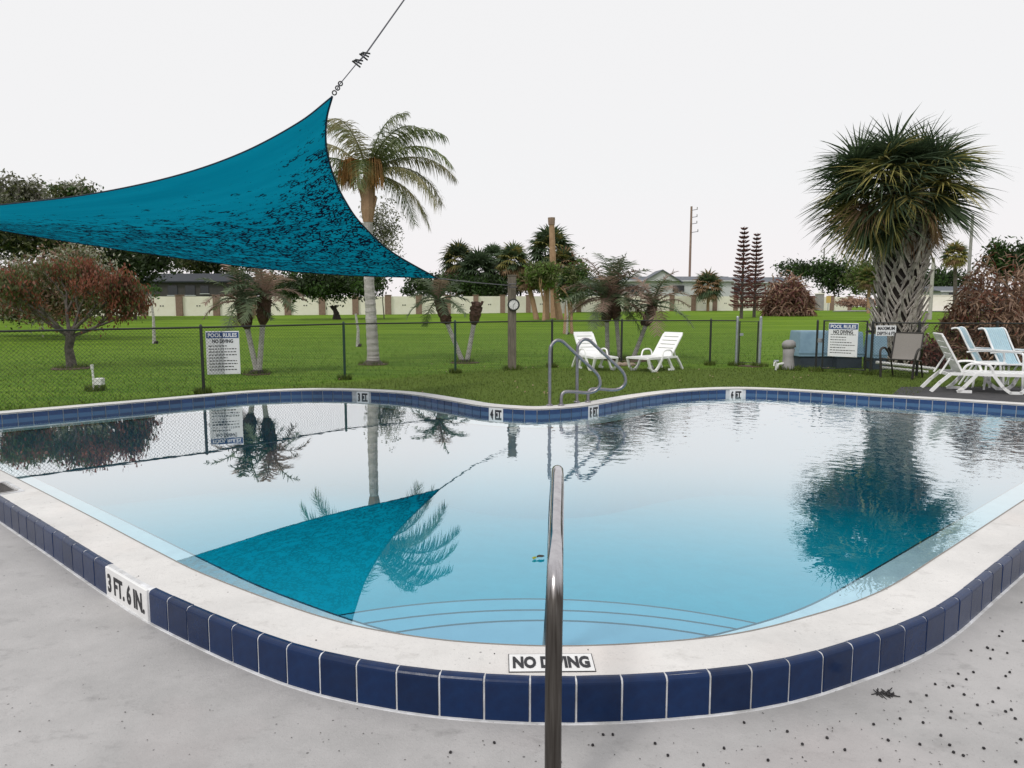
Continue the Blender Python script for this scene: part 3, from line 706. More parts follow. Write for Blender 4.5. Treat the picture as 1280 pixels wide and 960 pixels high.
# clock post
pb = gp(640, 461.5)
post = thing('wooden_post', 'weathered grey timber post standing in the fence line holding the round clock', 'post', (pb.x, 15.9, 0))
ht = Z(345, 15.9)
me = MB().box((0, 0, ht / 2 - .1), (.19, .19, ht + .2)).mesh('timber', 'post_wood'); link('timber', bevel(me, .012, 1), post)
MB().box((0, 0, ht + .012), (.21, .21, .024)).obj('post_cap', 'post_wood', post)
MB().tube([(-.11, 0, ht - .14), (.11, 0, ht - .14)], .012, 6).obj('eye_bolt', 'steel_old', post)
cc = at(642, 381, 15.77)
clk = thing('wall_clock', 'round white clock with black rim mounted on the timber post', 'clock', tuple(cc))
c = [Vector((math.cos(i * PI / 12) * .118, 0, math.sin(i * PI / 12) * .118)) for i in range(24)]
MB().tube(c, .02, 8, closed=True).obj('rim', 'black_metal', clk, smooth=True)
MB().tube([(0, .02, 0), (0, -.012, 0)], .115, 24).obj('dial', 'clock_white', clk)
m = MB()
for i in range(12):
    g = i * PI / 6; m.box((math.sin(g) * .088, -.0135, math.cos(g) * .088), (.006, .002, .018), Euler((0, g, 0)))
m.obj('hour_mark', 'marker_black', clk)
m = MB(); m.box((.018, -.015, .022), (.007, .002, .07), Euler((0, R(40), 0))); m.obj('hour_hand', 'marker_black', clk)
m = MB(); m.box((-.004, -.0175, -.035), (.005, .002, .09), Euler((0, R(5), 0))); m.obj('minute_hand', 'marker_black', clk)

# ------------------------------------------------------------------ chain link fence
FH = 1.07
def chain(p0, p1, z0=.03, z1=FH, parent=None, pitch=.057):
    L = (p1 - p0).length; u = (p1 - p0) / L; m = MB(); n = int(L / pitch); h = pitch; rows = int((z1 - z0) / (h / 1.0)); t = .0019
    nrm = Vector((-u.y, u.x)) * t
    for i in range(n):
        for dirn in (1, -1):
            pass
    # diagonals in both directions, each a continuous flat-sided wire
    H = z1 - z0
    for s in (1, -1):
        k = -int(H / pitch) - 1
        while k * pitch < L:
            a = k * pitch; x0, x1 = max(0, a), min(L, a + H)
            if x1 > x0:
                if s == 1: q0, q1 = (x0, z0 + (x0 - a)), (x1, z0 + (x1 - a))
                else: q0, q1 = (x0, z1 - (x0 - a)), (x1, z1 - (x1 - a))
                P0 = Vector((p0.x + u.x * q0[0], p0.y + u.y * q0[0], q0[1])); P1 = Vector((p0.x + u.x * q1[0], p0.y + u.y * q1[0], q1[1]))
                m.tube([P0, P1], t, 3, caps=False)
            k += 1
    return m
def post_at(p, parent, r=.03, matn='black_metal', h=FH + .03, name='fence_post'):
    m = MB(); m.tube([(p.x, p.y, -.1), (p.x, p.y, h)], r, 8); m.tube([(p.x, p.y, h), (p.x, p.y, h + .03)], [r * 1.15, r * .5], 8)
    return m.obj(name, matn, parent)
def v2(x, y): return Vector((X(x, y, 430), y))
fence = thing('chain_link_fence', 'black chain link fence with slim posts running behind the pool lawn', 'fence')
G0 = v2(1021, 15.5); G1 = v2(1090, 14.75)
FP = [v2(-60, 9.3), v2(252, 11.45), v2(430, 13.7), v2(569, 15.1), v2(690, 16.5), v2(777, 17.05), v2(888, 17.1), v2(921, 17.0)]
FP2 = [v2(950, 16.7), G0]
FP3 = [G1, v2(1148, 14.5), v2(1245, 14.2), v2(1400, 14.0)]
for seg in (FP, FP2, FP3):
    for i, p in enumerate(seg):
        if (seg is FP and i == 7) or (seg is FP2 and i == 0): continue
        post_at(p, fence, .025 if seg is not FP3 else .028, 'green_metal' if (seg is FP and i in (2, 3)) else 'black_metal')
        if i + 1 < len(seg):
            chain(p, seg[i + 1]).obj('wire_mesh', 'wire_black', fence, kind='stuff')
            MB().tube([(p.x, p.y, FH + .01), (seg[i + 1].x, seg[i + 1].y, FH + .01)], .017, 6).obj('top_rail', 'black_metal', fence)
chain(FP[0], v2(-400, 6.5)).obj('wire_mesh', 'wire_black', fence, kind='stuff')
MB().tube([(FP[0].x, FP[0].y, FH + .01), (v2(-400, 6.5).x, 6.5, FH + .01)], .021, 6).obj('top_rail', 'black_metal', fence)
# galvanised small gate between two grey posts
gg = thing('galvanised_gate', 'narrow chain link gate hung between two grey galvanised posts', 'gate')
for p in (FP[7], FP2[0]):
    post_at(p, gg, .035, 'galvanised', FH + .09)
for p, q in ((v2(924, 16.95), v2(947, 16.75)),):
    chain(p, q, .1).obj('wire_mesh', 'wire_black', gg, kind='stuff')
    MB().tube([(p.x, p.y, .08), (p.x, p.y, FH), (q.x, q.y, FH), (q.x, q.y, .08)], .018, 6, closed=True).obj('gate_frame', 'black_metal', gg)
    MB().box(((p.x + q.x) / 2 - .15, p.y - .03, .75), (.08, .04, .06)).obj('latch', 'galvanised', gg)
# black gate with the rules sign
gt = thing('black_gate', 'black framed chain link gate carrying the right hand pool rules sign', 'gate')
p, q = v2(1029, 15.35), v2(1083, 14.82)
chain(p, q, .1).obj('wire_mesh', 'wire_black', gt, kind='stuff')
MB().tube([(p.x, p.y, .08), (p.x, p.y, FH + .04), (q.x, q.y, FH + .04), (q.x, q.y, .08)], .024, 8, closed=True).obj('gate_frame', 'black_metal', gt)
for z in (.3, .9):
    MB().box(((q.x * .4 + G1.x * .6), (q.y * .4 + G1.y * .6) - .01, z), (.14, .05, .05)).obj('hinge', 'black_metal', gt)
MB().box(((p.x + G0.x) / 2, (p.y + G0.y) / 2 - .03, .68), (.12, .04, .09)).obj('latch', 'galvanised', gt)

def sign(name, label, x0, y0, x1, y1, Y, ang, lines, band=None, rules=0):
    c = at((x0 + x1) / 2, (y0 + y1) / 2, Y); w_ = (x1 - x0) * Y / FPX / (math.cos(ang) - math.sin(ang) * c.x / Y); h_ = (y1 - y0) * Y / FPX
    t = thing(name, label, 'sign', tuple(c), ang)
    me = MB().box((0, 0, 0), (w_, .012, h_)).mesh('panel', 'sign_white'); link('panel', bevel(me, .004, 1), t)
    if band:
        s, bh = band
        MB().box((0, -.0075, h_ / 2 - bh * h_ / 2 - .012), (w_ - .02, .003, bh * h_ - .01)).obj('heading_band', 'sign_blue', t)
        text(s, w_ * .86, bh * h_ * .62, t, (0, -.0095, h_ / 2 - bh * h_ / 2 - .012), (PI / 2, 0, 0), 'sign_white', .03)
    for s, fw, fh, fz in lines: text(s, w_ * fw, h_ * fh, t, (0, -.0075, h_ * fz), (PI / 2, 0, 0), 'marker_black', .03)
    m = MB(); rr = random.Random(3 + int(x0))
    for i in range(rules):
        z = h_ * (.16 - i * .62 / rules); x = -w_ * .42
        end = w_ * rr.choice([.42, .40, .3, .12, .41])
        while x < end:
            l_ = min(rr.uniform(.018, .05), end - x); m.box((x + l_ / 2, -.007, z), (l_, .002, h_ * .021)); x += l_ + .012
    if rules: m.obj('rules_print', 'marker_black', t, kind='stuff')
    m = MB()
    for a in (-1, 1):
        for b in (-1, 1): m.tube([(a * w_ * .42, -.009, b * h_ * .47), (a * w_ * .42, .04, b * h_ * .47)], .005, 5)
    m.obj('tie_wire', 'steel_old', t)
    return t
fa = math.atan2(FP[2].y - FP[1].y, FP[2].x - FP[1].x)
sign('pool_rules_sign', 'white POOL RULES NO DIVING sign wired to the fence at the far left', 258, 414, 300, 468, 11.75, fa * .35, [('NO DIVING', .62, .085, .27)], ('POOL RULES', .15), 9)
ga = math.atan2(G1.y - G0.y, G1.x - G0.x)
sign('pool_rules_sign', 'white POOL RULES NO DIVING sign hanging on the black gate', 1035, 404, 1072, 446, 14.98, ga, [('NO DIVING', .66, .11, .24)], ('POOL RULES', .17), 8)
sign('maximum_depth_sign', 'small white sign reading MAXIMUM DEPTH 6 FT beside the gate', 1095, 407, 1120, 420, 14.6, -.06, [('MAXIMUM', .84, .33, .23), ('DEPTH 6 FT', .88, .33, -.24)])

# ------------------------------------------------------------------ rails
def rail_pts(P, per=8): return smooth_open([Vector(p) for p in P], per)
b0 = gp(687, 507, COP); off = gp(721, 503, COP) - b0
lad = thing('pool_ladder_rail', 'left of the two looped steel ladder rails on the far coping', 'ladder rail', tuple(b0), 0, 'looped steel rails on the far coping')
k = 9.05 / FPX
def lp(x, y, dy): # loop point: photo offsets from the foot, in metres
    return Vector(((x - 687) * k * (1 + dy / 9.05), dy, (507 - y) * k + dy * .14))
pts = [(687, 509, 0), (687, 480, 0), (687, 440, 0), (689.5, 431, .01), (695, 426, .02), (702, 427, .03), (709, 433, .04), (728, 451, .06), (743, 465, .07), (749, 474, .08), (750, 483, .08), (745, 490, .08), (735, 492.5, .07), (720, 491, .05), (708, 490.5, .04), (703, 493, .03), (701.5, 499, .02), (701.5, 508, .02)]
MB().tube(rail_pts([lp(*q) for q in pts], 7), .0215, 12).obj('rail_pipe', 'steel_old', lad, smooth=True)
for q in (pts[0], pts[-1]):
    p = lp(*q); MB().tube([(p.x, p.y, -.002), (p.x, p.y, .016), (p.x, p.y, .02)], [.045, .04, .028], 14).obj('escutcheon', 'steel_old', lad, smooth=True)
l2 = dup(lad, tuple(b0 + off), 0, 'right of the two looped steel ladder rails on the far coping')

hr = thing('entry_handrail', 'thick steel handrail rising from the near deck and reaching over the pool steps', 'handrail', (0, 0, 0))
def hp(x, D, z):
    zc = D * math.cos(PIT) + (CH - z) * math.sin(PIT); return Vector(((x - 640) / FPX * zc, D, z))
H = [hp(691, 1.84, -.01), hp(691.5, 1.84, .30), hp(692.5, 1.845, .52), hp(693.5, 1.87, .62), hp(694, 1.93, .685), hp(695, 2.05, .722), hp(696, 2.25, .752), hp(697, 2.45, .785), hp(697, 2.58, .80), hp(696.5, 2.66, .785), hp(695, 2.72, .72), hp(693, 2.76, .6), hp(689, 2.86, .2), hp(684, 2.98, -.1), hp(680, 3.10, -.30)]
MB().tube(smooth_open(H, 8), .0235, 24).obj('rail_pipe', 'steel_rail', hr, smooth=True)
MB().tube([(H[0].x, 1.84, -.003), (H[0].x, 1.84, .018), (H[0].x, 1.84, .022)], [.07, .065, .035], 18).obj('floor_flange', 'steel_weathered', hr, smooth=True)

# ------------------------------------------------------------------ garden furniture
def make_lounger(name, label, group, tilt=50):
    "chaise: feet towards +x, head towards -x; seat .36 m high"
    t = thing(name, label, 'lounger', group=group)
    W = .31
    for s in (-1, 1):
        MB().box((.28, s * W, .345), (1.22, .045, .055)).obj('side_rail', 'white_resin', t)
        # folded frame legs
        def leg(P, r=.024):
            m = MB()
            for a, b in zip(P[:-1], P[1:]):
                a = Vector(a); b = Vector(b); d = b - a; e = Matrix.Rotation(-math.atan2(d.z, d.x), 3, 'Y'); m.box((a + b) / 2, (d.length + .03, .05, .052), e)
            m.obj('leg', 'white_resin', t)
        y = s * (W + .012)
        leg([(.88, y, .34), (.78, y, .10), (.70, y, .025), (.55, y, .025), (.44, y, .12), (.30, y, .33)])
        leg([(.05, y, .34), (-.12, y, .10), (-.20, y, .025), (-.02, y, .025) ])
        leg([(-.33, y, .34), (-.48, y, .18), (-.60, y, .02)])
        # arm loop
        MB().tube(smooth_open([(-.16, y, .33), (-.13, y, .46), (-.05, y, .53), (.12, y, .54), (.24, y, .50), (.30, y, .36)], 4), .021, 6).obj('armrest', 'white_resin', t)
    for i in range(9):
        MB().box((-.05 + i * .108, 0, .365), (.092, .60, .018)).obj('seat_slat', 'white_resin', t)
    MB().box((.885, 0, .35), (.05, .62, .05)).obj('foot_rail', 'white_resin', t)
    # back: tilted panel with slots
    ang = R(tilt); bx, bz = -.14, .36
    def bp(u, y, w=0): return Vector((bx - math.cos(ang) * u - math.sin(ang) * w, y, bz + math.sin(ang) * u - math.cos(ang) * w * -1 * -1))
    rot = Matrix.Rotation(ang, 3, 'Y') @ Matrix.Identity(3)
    rotm = Matrix.Rotation(PI - ang, 3, 'Y')
    for s in (-1, 1):
        c = bp(.37, s * .265); MB().box(c, (.74, .075, .03), Matrix.Rotation(ang, 3, 'Y')).obj('back_stile', 'white_resin', t)
    for i in range(6):
        u = .05 + i * .128; c = bp(u + .02, 0); MB().box(c, (.105 if i else .14, .46, .024), Matrix.Rotation(ang, 3, 'Y')).obj('back_slat', 'white_resin', t)
    c = bp(.765, 0); m = MB().box(c, (.07, .57, .034), Matrix.Rotation(ang, 3, 'Y')); me = bevel(m.mesh('head_rail', 'white_resin'), .01, 2); link('head_rail', me, t)
    MB().tube([bp(.35, -.2), (-.46, -.2, .33)], .016, 6).obj('back_strut', 'white_resin', t); MB().tube([bp(.35, .2), (-.46, .2, .33)], .016, 6).obj('back_strut', 'white_resin', t)
    MB().box((-.34, 0, .33), (.05, .62, .05)).obj('cross_bar', 'white_resin', t)
    return t
grp = 'white resin loungers on the lawn'
p = gp(752, 460); L1 = make_lounger('sun_lounger', 'white resin lounger facing right by the fence, seen behind the ladder rails', grp); L1.location = (X(741, 16.2), 16.2, 0); L1.rotation_euler.z = R(-72)
L1.scale = (.84, .84, .84)
L2 = dup(L1, (X(824, 15.9), 15.85, 0), R(180 + 42), 'white resin lounger facing left in front of the leaning palms'); L2.scale = (.86, .88, .85)
L3 = make_lounger('sun_lounger', 'large white resin lounger on dark paving at the right edge', grp, 64); L3.location = (X(1213, 11.7, 480), 11.8, 0); L3.rotation_euler.z = R(-18); L3.scale = (.98, .98, .90)

def strap_chair(name, label, group):
    t = thing(name, label, 'chair', group=group); W = .29
    for s in (-1, 1):
        y = s * W
        MB().tube(smooth_open([(.34, y, .0), (.33, y, .25), (.32, y, .57), (.24, y, .63), (-.05, y, .63), (-.24, y, .60)], 4), .018, 7).obj('arm_frame', 'white_aluminium', t)
        MB().tube([(-.33, y, 0), (-.12, y, .40), (.30, y, .43)], .018, 7).obj('leg', 'white_aluminium', t)
        MB().tube(smooth_open([(-.08, y * .93, .40), (-.26, y * .93, .75), (-.37, y * .93, .98), (-.43, y * .93, 1.03), (-.49, y * .93, 1.02)], 4), .016, 7).obj('back_frame', 'white_aluminium', t)
    MB().box((.05, W, .655), (.5, .055, .022)).obj('armrest', 'white_aluminium', t); MB().box((.05, -W, .655), (.5, .055, .022)).obj('armrest', 'white_aluminium', t)
    pr = smooth_open([(.32, 0, .43), (.10, 0, .415), (-.07, 0, .41), (-.17, 0, .56), (-.27, 0, .76), (-.37, 0, .98), (-.43, 0, 1.035), (-.50, 0, 1.02)], 5)
    nb = 9
    for i in range(nb):
        y0 = -.245 + i * .49 / nb; y1 = y0 + .49 / nb * .80; m = MB()
        for a, b in zip(pr[:-1], pr[1:]):
            m.quad(Vector((a.x, y0, a.z)), Vector((a.x, y1, a.z)), Vector((b.x, y1, b.z)), Vector((b.x, y0, b.z)))
            o_ = Vector((.008, 0, -.004)) * -1
            m.quad(Vector((b.x, y0, b.z)) + o_, Vector((b.x, y1, b.z)) + o_, Vector((a.x, y1, a.z)) + o_, Vector((a.x, y0, a.z)) + o_)
        m.obj('strap', 'strap_blue' , t)
    MB().tube([(-.50, -.27, 1.02), (-.50, .27, 1.02)], .016, 7).obj('top_tube', 'white_aluminium', t)
    MB().tube([(.32, -.29, .425), (.32, .29, .425)], .016, 7).obj('front_tube', 'white_aluminium', t)
    return t
g2 = 'white framed chairs with pale blue straps'
S1 = strap_chair('strap_chair', 'left of two white framed chairs with pale blue straps, behind the lounger', g2); S1.location = (X(1236, 12.75), 12.75, 0); S1.rotation_euler.z = R(-42)
dup(S1, (X(1274, 12.35), 12.35, 0), R(-68), 'right of two white framed chairs with pale blue straps, at the photo edge')

sc_ = thing('sling_chair', 'dark framed patio chair with grey brown sling in front of the big palm', 'chair', (X(1132, 14.1), 14.1, 0), R(-138)); sc_.scale = (.93, .93, .93)
for s in (-1, 1):
    y = s * .30
    MB().tube(smooth_open([(.30, y * 1.05, 0), (.29, y * 1.1, .3), (.27, y * 1.2, .53), (.18, y * 1.22, .62), (.0, y * 1.2, .62), (-.12, y * 1.1, .52), (-.15, y * .95, .40)], 4), .025, 7).obj('arm_frame', 'bronze_frame', sc_)
    MB().tube([(-.36, y, 0), (-.20, y, .36), (.28, y, .41)], .018, 7).obj('leg', 'bronze_frame', sc_)
    MB().tube([(-.16, y * .95, .38), (-.32, y * .95, .95)], .017, 7).obj('back_frame', 'bronze_frame', sc_)
m = MB(); pr = smooth_open([(.29, 0, .41), (.10, 0, .385), (-.10, 0, .38), (-.18, 0, .45), (-.325, 0, .96)], 6)
for a, b in zip(pr[:-1], pr[1:]):
    m.quad(Vector((a.x, -.27, a.z)), Vector((a.x, .27, a.z)), Vector((b.x, .27, b.z)), Vector((b.x, -.27, b.z)))
    m.quad(Vector((b.x, -.27, b.z - .008)), Vector((b.x, .27, b.z - .008)), Vector((a.x, .27, a.z - .008)), Vector((a.x, -.27, a.z - .008)))
m.obj('sling', 'sling_grey', sc_)
MB().tube([(.28, -.29, .40), (.28, .29, .40)], .016, 7).obj('front_bar', 'bronze_frame', sc_); MB().tube([(-.325, -.27, .955), (-.325, .27, .955)], .016, 7).obj('top_bar', 'bronze_frame', sc_)

# low white side table between chairs
tb = thing('side_table', 'small round white table between the blue strap chairs', 'table', (X(1236, 12.2), 12.1, 0))
MB().tube([(0, 0, .44), (0, 0, .465)], .26, 20).obj('table_top', 'white_resin', tb)
for i in range(4):
    g = PI / 4 + i * PI / 2; MB().tube([(math.cos(g) * .17, math.sin(g) * .17, .44), (math.cos(g) * .21, math.sin(g) * .21, 0)], .018, 6).obj('leg', 'white_resin', tb)

# ------------------------------------------------------------------ equipment behind the gate
def cover(label, x0, x1, y0, Y, d):
    w_ = (x1 - x0) * Y / FPX; top = Z(y0, Y)
    t = thing('equipment_cover', label, 'pump cover', (X((x0 + x1) / 2, Y), Y, 0), 0, 'pale blue pump covers behind the gate')
    m = MB(); m.box((0, d / 2, .13), (w_ * .92, d * .92, .26)); m.obj('plinth', 'cover_base', t)
    m = MB(); b = w_ / 2; c = b * .93
    lo = [(-b, 0), (b, 0), (b, d), (-b, d)]; hi = [(-c, .05), (c, .05), (c, d - .05), (-c, d - .05)]
    for p in lo: m.v.append(Vector((p[0], p[1], .26)))
    for p in lo: m.v.append(Vector((p[0], p[1], .34)))
    for p in hi: m.v.append(Vector((p[0], p[1], top - .03)))
    for p in hi: m.v.append(Vector((p[0] * .98, p[1] * .98 + .01, top)))
    for a in range(3):
        for i in range(4): m.face([(i, (i + 1) % 4, (i + 1) % 4 + 4, i + 4)], a * 4)
    m.face([(12, 13, 14, 15), (3, 2, 1, 0)]); m.obj('hood', 'cover_blue', t)
    m = MB(); m.box((0, -.004, .34), (w_ * 1.02, .012, .03)); m.obj('rim', 'cover_blue', t)
    return t
cover('wide pale blue pump cover behind the black gate', 1002, 1048, 414, 16.4, .7)
cover('pale blue pump cover right behind the gate sign', 1049, 1083, 415, 16.2, .7)
cover('narrow pale blue pump cover under the maximum depth sign', 1096, 1113, 419, 15.8, .5)
t = thing('pump_filter', 'grey upright filter cylinder with dark domed cap left of the gate', 'filter', (X(988.5, 15.9), 15.9, 0))
MB().tube([(0, 0, 0), (0, 0, .05), (-.01, 0, .3), (0, 0, .47), (0, 0, .50)], [.15, .135, .115, .13, .10], 16).obj('tank', 'filter_grey', t, smooth=True)
MB().tube([(0, 0, .495), (-.01, 0, .60), (-.02, 0, .65), (-.02, 0, .67)], [.15, .145, .10, .03], 16).obj('cap', 'filter_grey', t, smooth=True)
MB().tube([(-.1, -.02, .14), (-.25, -.05, .12), (-.27, -.05, .02)], .03, 8).obj('outlet_pipe', 'pvc_white', t)
t = thing('garden_tap', 'small white garden tap on a stub pipe beside the grey filter', 'tap', (X(973, 15.7), 15.7, 0))
MB().tube([(0, 0, 0), (0, 0, .22)], .022, 8).obj('riser', 'pvc_white', t)
MB().tube([(-.05, 0, .20), (.05, 0, .20)], .03, 8).obj('valve', 'galvanised', t)
MB().tube([(0, 0, .2), (-.06, -.05, .17), (-.07, -.06, .10)], .016, 8).obj('spout', 'pvc_white', t)
t = thing('pvc_pipes', 'white plastic pipes lying behind the sling chair at the palm foot', 'pipe')
MB().tube([at(1095, 453, 15.4), at(1135, 457, 15.3), at(1168, 461, 15.2)], .035, 8).obj('pipe', 'pvc_white', t)
MB().tube([at(1100, 459, 15.1), at(1160, 465, 14.9)], .03, 8).obj('pipe', 'pvc_white', t)
t = thing('irrigation_box', 'white valve box and riser pipe standing in grass behind the left fence', 'valve box', (X(116, 11.9), 11.9, 0))
MB().tube([(-.07, 0, 0), (-.075, 0, .40)], .018, 8).obj('riser', 'pvc_white', t)
MB().tube([(-.078, 0, .36), (-.08, 0, .44)], .026, 8).obj('cap', 'pvc_white', t)
me = MB().box((.03, 0, .15), (.13, .12, .12)).mesh('box', 'pvc_white'); link('box', bevel(me, .01, 1), t)
MB().tube([(.02, 0, 0), (.02, 0, .1)], .025, 8).obj('outlet', 'pvc_white', t)

# ------------------------------------------------------------------ plants
def blade(m, p, d, side, L, wd, droop, seg=3):
    "narrow leaf strip that bends down under its own weight"
    pr = None
    for i in range(seg + 1):
        t = i / seg; w_ = wd * (1 - t ** 1.6) * (1 if i else .6)
        if i == seg:
            m.v.append(p); k = len(m.v) - 1; m.f.append((pr[0], pr[1], k)); m.mi.append(m.cur)
        else:
            m.v.append(p - side * w_); m.v.append(p + side * w_); k = len(m.v)
            if pr: m.f.append((pr[0], pr[1], k - 1, k - 2)); m.mi.append(m.cur)
            pr = (k - 2, k - 1)
        d = (d + Vector((0, 0, -droop / seg))).normalized(); p = p + d * (L / seg)
def fan_mesh(elev, pet, Rr, nb, droop, seed, matn, wd=.022, spread=125):
    rr = random.Random(seed); m = MB(); e = R(elev)
    d = Vector((math.cos(e), 0, math.sin(e))); p = Vector((0, 0, 0)); pts = [p.copy()]
    for i in range(4):
        d = (d + Vector((0, 0, -.09))).normalized(); p = p + d * pet / 4; pts.append(p.copy())
    m.tube(pts, [.022, .018, .015, .012, .01], 4)
    side = Vector((0, 1, 0)); nrm = d.cross(side).normalized() * -1
    if nrm.z < 0: nrm = -nrm
    for i in range(nb):
        a = R(-spread + 2 * spread * i / (nb - 1) + rr.uniform(-3, 3)); bd = (d * math.cos(a) + side * math.sin(a)).normalized()
        bd = (bd + nrm * (.10 + .25 * abs(math.sin(a)))).normalized()
        LL = Rr * (1 - .28 * (abs(a) / R(spread)) ** 2) * rr.uniform(.85, 1.08)
        sd_ = bd.cross(nrm).normalized()
        blade(m, p + bd * .02, bd, (sd_ * .8 + nrm * rr.uniform(-.6, .6)).normalized(), LL, wd, droop * rr.uniform(.6, 1.5), 4)
    return m.mesh('frond', matn)
def feather_mesh(elev, L, arch, ll, seed, matn, n=42, wd=.012, hang=.9, stem='feather_date', start=.12):
    rr = random.Random(seed); m = MB(); e = R(elev); d = Vector((math.cos(e), 0, math.sin(e))); p = Vector((0, 0, 0)); pts = [p.copy()]; ds = [d.copy()]; S = 14
    for i in range(S):
        d = (d + Vector((0, 0, -arch / S * (.4 + 1.4 * i / S)))).normalized(); p = p + d * L / S; pts.append(p.copy()); ds.append(d.copy())
    m.tube(pts, [.02 * (1 - .85 * i / S) + .002 for i in range(S + 1)], 4)
    for i in range(n):
        t = start + (1 - start) * i / (n - 1); q = t * S; k = min(S - 1, int(q)); pos = pts[k].lerp(pts[k + 1], q - k); dd = ds[k]
        LL = ll * (math.sin(PI * min(.98, max(.06, t * .93))) ** .55) * rr.uniform(.8, 1.15)
        up = Vector((0, 1, 0)).cross(dd) * -1
        for s in (-1, 1):
            sd_ = (Vector((0, s, 0)) * rr.uniform(.8, 1.1) + dd * rr.uniform(.35, .8) + up * rr.uniform(-.1, .55)).normalized()
            blade(m, pos, sd_, dd, LL, wd, hang * rr.uniform(.6, 1.4), 3)
    return m.mesh('frond', matn)

def ring_trunk(base, pts, radii, matn, parent, n=12):
    "palm trunk with slight ring scars"
    S = smooth_open(pts, 10); m = MB(); rr = []
    for i in range(len(S)):
        t = i / (len(S) - 1) * (len(radii) - 1); k = min(len(radii) - 2, int(t)); r_ = radii[k] + (radii[k + 1] - radii[k]) * (t - k); rr.append(r_ * (1 + (.05 if i % 2 else -.03)))
    m.tube(S, rr, n); return m.obj('trunk', matn, parent)

# --- big cabbage palm on the right
BY = 17.0; bx = X(1122, BY); zc = Z(232, BY)
big = thing('cabbage_palm', 'large fan palm with grey criss-cross leaf bases behind the pool gate', 'palm tree', (bx, BY, 0))
m = MB(); m.tube([(0, 0, -.1), (0, 0, .5), (.03, 0, 1.6), (.06, 0, 2.6), (.0, 0, zc - .2), (-.2, 0, zc + .3)], [.40, .40, .40, .42, .36, .2], 18); m.obj('trunk', 'bark_dark', big)
# split leaf bases criss-crossing the trunk
def boot_mesh(seed):
    rr = random.Random(seed); m = MB(); L = rr.uniform(.34, .46)
    # rises outwards from the trunk: local x outward, z up; forked at its foot
    for s in (-1, 1):
        pts = [Vector((.0, s * .15, -.10)), Vector((.05, s * .09, .02)), Vector((.10, s * .03, .14)), Vector((.16, 0, .26)), Vector((.21 + .04 * rr.random(), 0, L))]
        w_ = [.022, .025, .027, .026, .018]
        for i in range(4):
            a, b = pts[i], pts[i + 1]; u = Vector((0, 1, 0)); n_ = Vector((.022, 0, -.010))
            m.quad(a - u * w_[i], a + u * w_[i], b + u * w_[i + 1], b - u * w_[i + 1]); m.quad(a - u * w_[i] + n_, b - u * w_[i + 1] + n_, b + u * w_[i + 1] + n_, a + u * w_[i] + n_)
            m.quad(a - u * w_[i], b - u * w_[i + 1], b - u * w_[i + 1] + n_, a - u * w_[i] + n_); m.quad(a + u * w_[i], a + u * w_[i] + n_, b + u * w_[i + 1] + n_, b + u * w_[i + 1])
    return m.mesh('leaf_base', 'palm_boot_grey')
boots = [boot_mesh(i) for i in range(4)]
cnt = 0
zz = .15
while zz < zc - .35 and cnt < 290:
    for j in range(10):
        g = j * 2 * PI / 10 + cnt * .0 + (zz * 9.1) + rnd.uniform(-.08, .08)
        r0 = .40 + .03 * math.sin(zz * 3)
        o = link('leaf_base', rnd.choice(boots), big, (.03 * zz / 2 + math.cos(g) * r0, math.sin(g) * r0, zz + rnd.uniform(-.05, .05)), (rnd.uniform(-.12, .12), rnd.uniform(-.2, .12), g)); o.scale = (1, 1, rnd.uniform(.85, 1.15)); cnt += 1
    zz += .145
FAN = {}
def fans(e, kind):
    if (e, kind) not in FAN:
        mt = {'g': 'fan_green', 'y': 'fan_yellow', 'd': 'fan_dead'}[kind]
        FAN[(e, kind)] = [fan_mesh(e, .85, 1.02, 36, {'g': .6, 'y': .8, 'd': 1.6}[kind], e * 7 + s, mt) for s in range(2)]
    return FAN[(e, kind)][len(big.children) % 2]
prnd = random.Random(44)
for e, nn, hz, s0, zs in ((80, 6, .1, .80, .9), (62, 12, .15, 1.0, .86), (45, 16, .15, 1.12, .88), (27, 18, .15, 1.22, 1), (9, 18, .05, 1.24, 1), (-12, 17, -.05, 1.22, 1), (-34, 17, -.2, 1.18, 1), (-58, 12, -.3, 1.0, 1)):
    for j in range(nn):
        g = 2 * PI * j / nn + prnd.uniform(-.22, .22) + e
        if e <= -34 and math.cos(g) > -.35 and prnd.random() < (.9 if math.sin(g) < 0 else .35): continue
        if e == -12 and math.sin(g) < -.6 and math.cos(g) > -.4 and prnd.random() < .5: continue
        kind = 'g'
        if e < 50 and prnd.random() < .28: kind = 'y'
        if e < 30 and prnd.random() < .06: kind = 'd'
        if e <= -34 and prnd.random() < .3 and math.cos(g) > -.3: kind = 'd'
        o = link('frond', fans(e, kind), big, (-.22, 0, zc + hz - .02 + prnd.uniform(-.12, .12)), (prnd.uniform(-.7, .7), prnd.uniform(-.12, .12), g)); sc = prnd.uniform(.92, 1.06) * s0; o.scale = (sc, sc, sc * zs)
for e, g, kind in ((-34, -.35, 'd'), (-34, -.75, 'd'), (-12, -.15, 'd'), (-58, -.55, 'd'), (-12, -.9, 'y'), (9, -1.2, 'y'), (9, -2.2, 'y'), (-58, -1.0, 'd'), (-34, .1, 'd')):
    o = link('frond', fans(e, kind), big, (-.1, 0, zc - .25), (rnd.uniform(-.3, .3), 0, g)); o.scale = (.9, .9, .9)

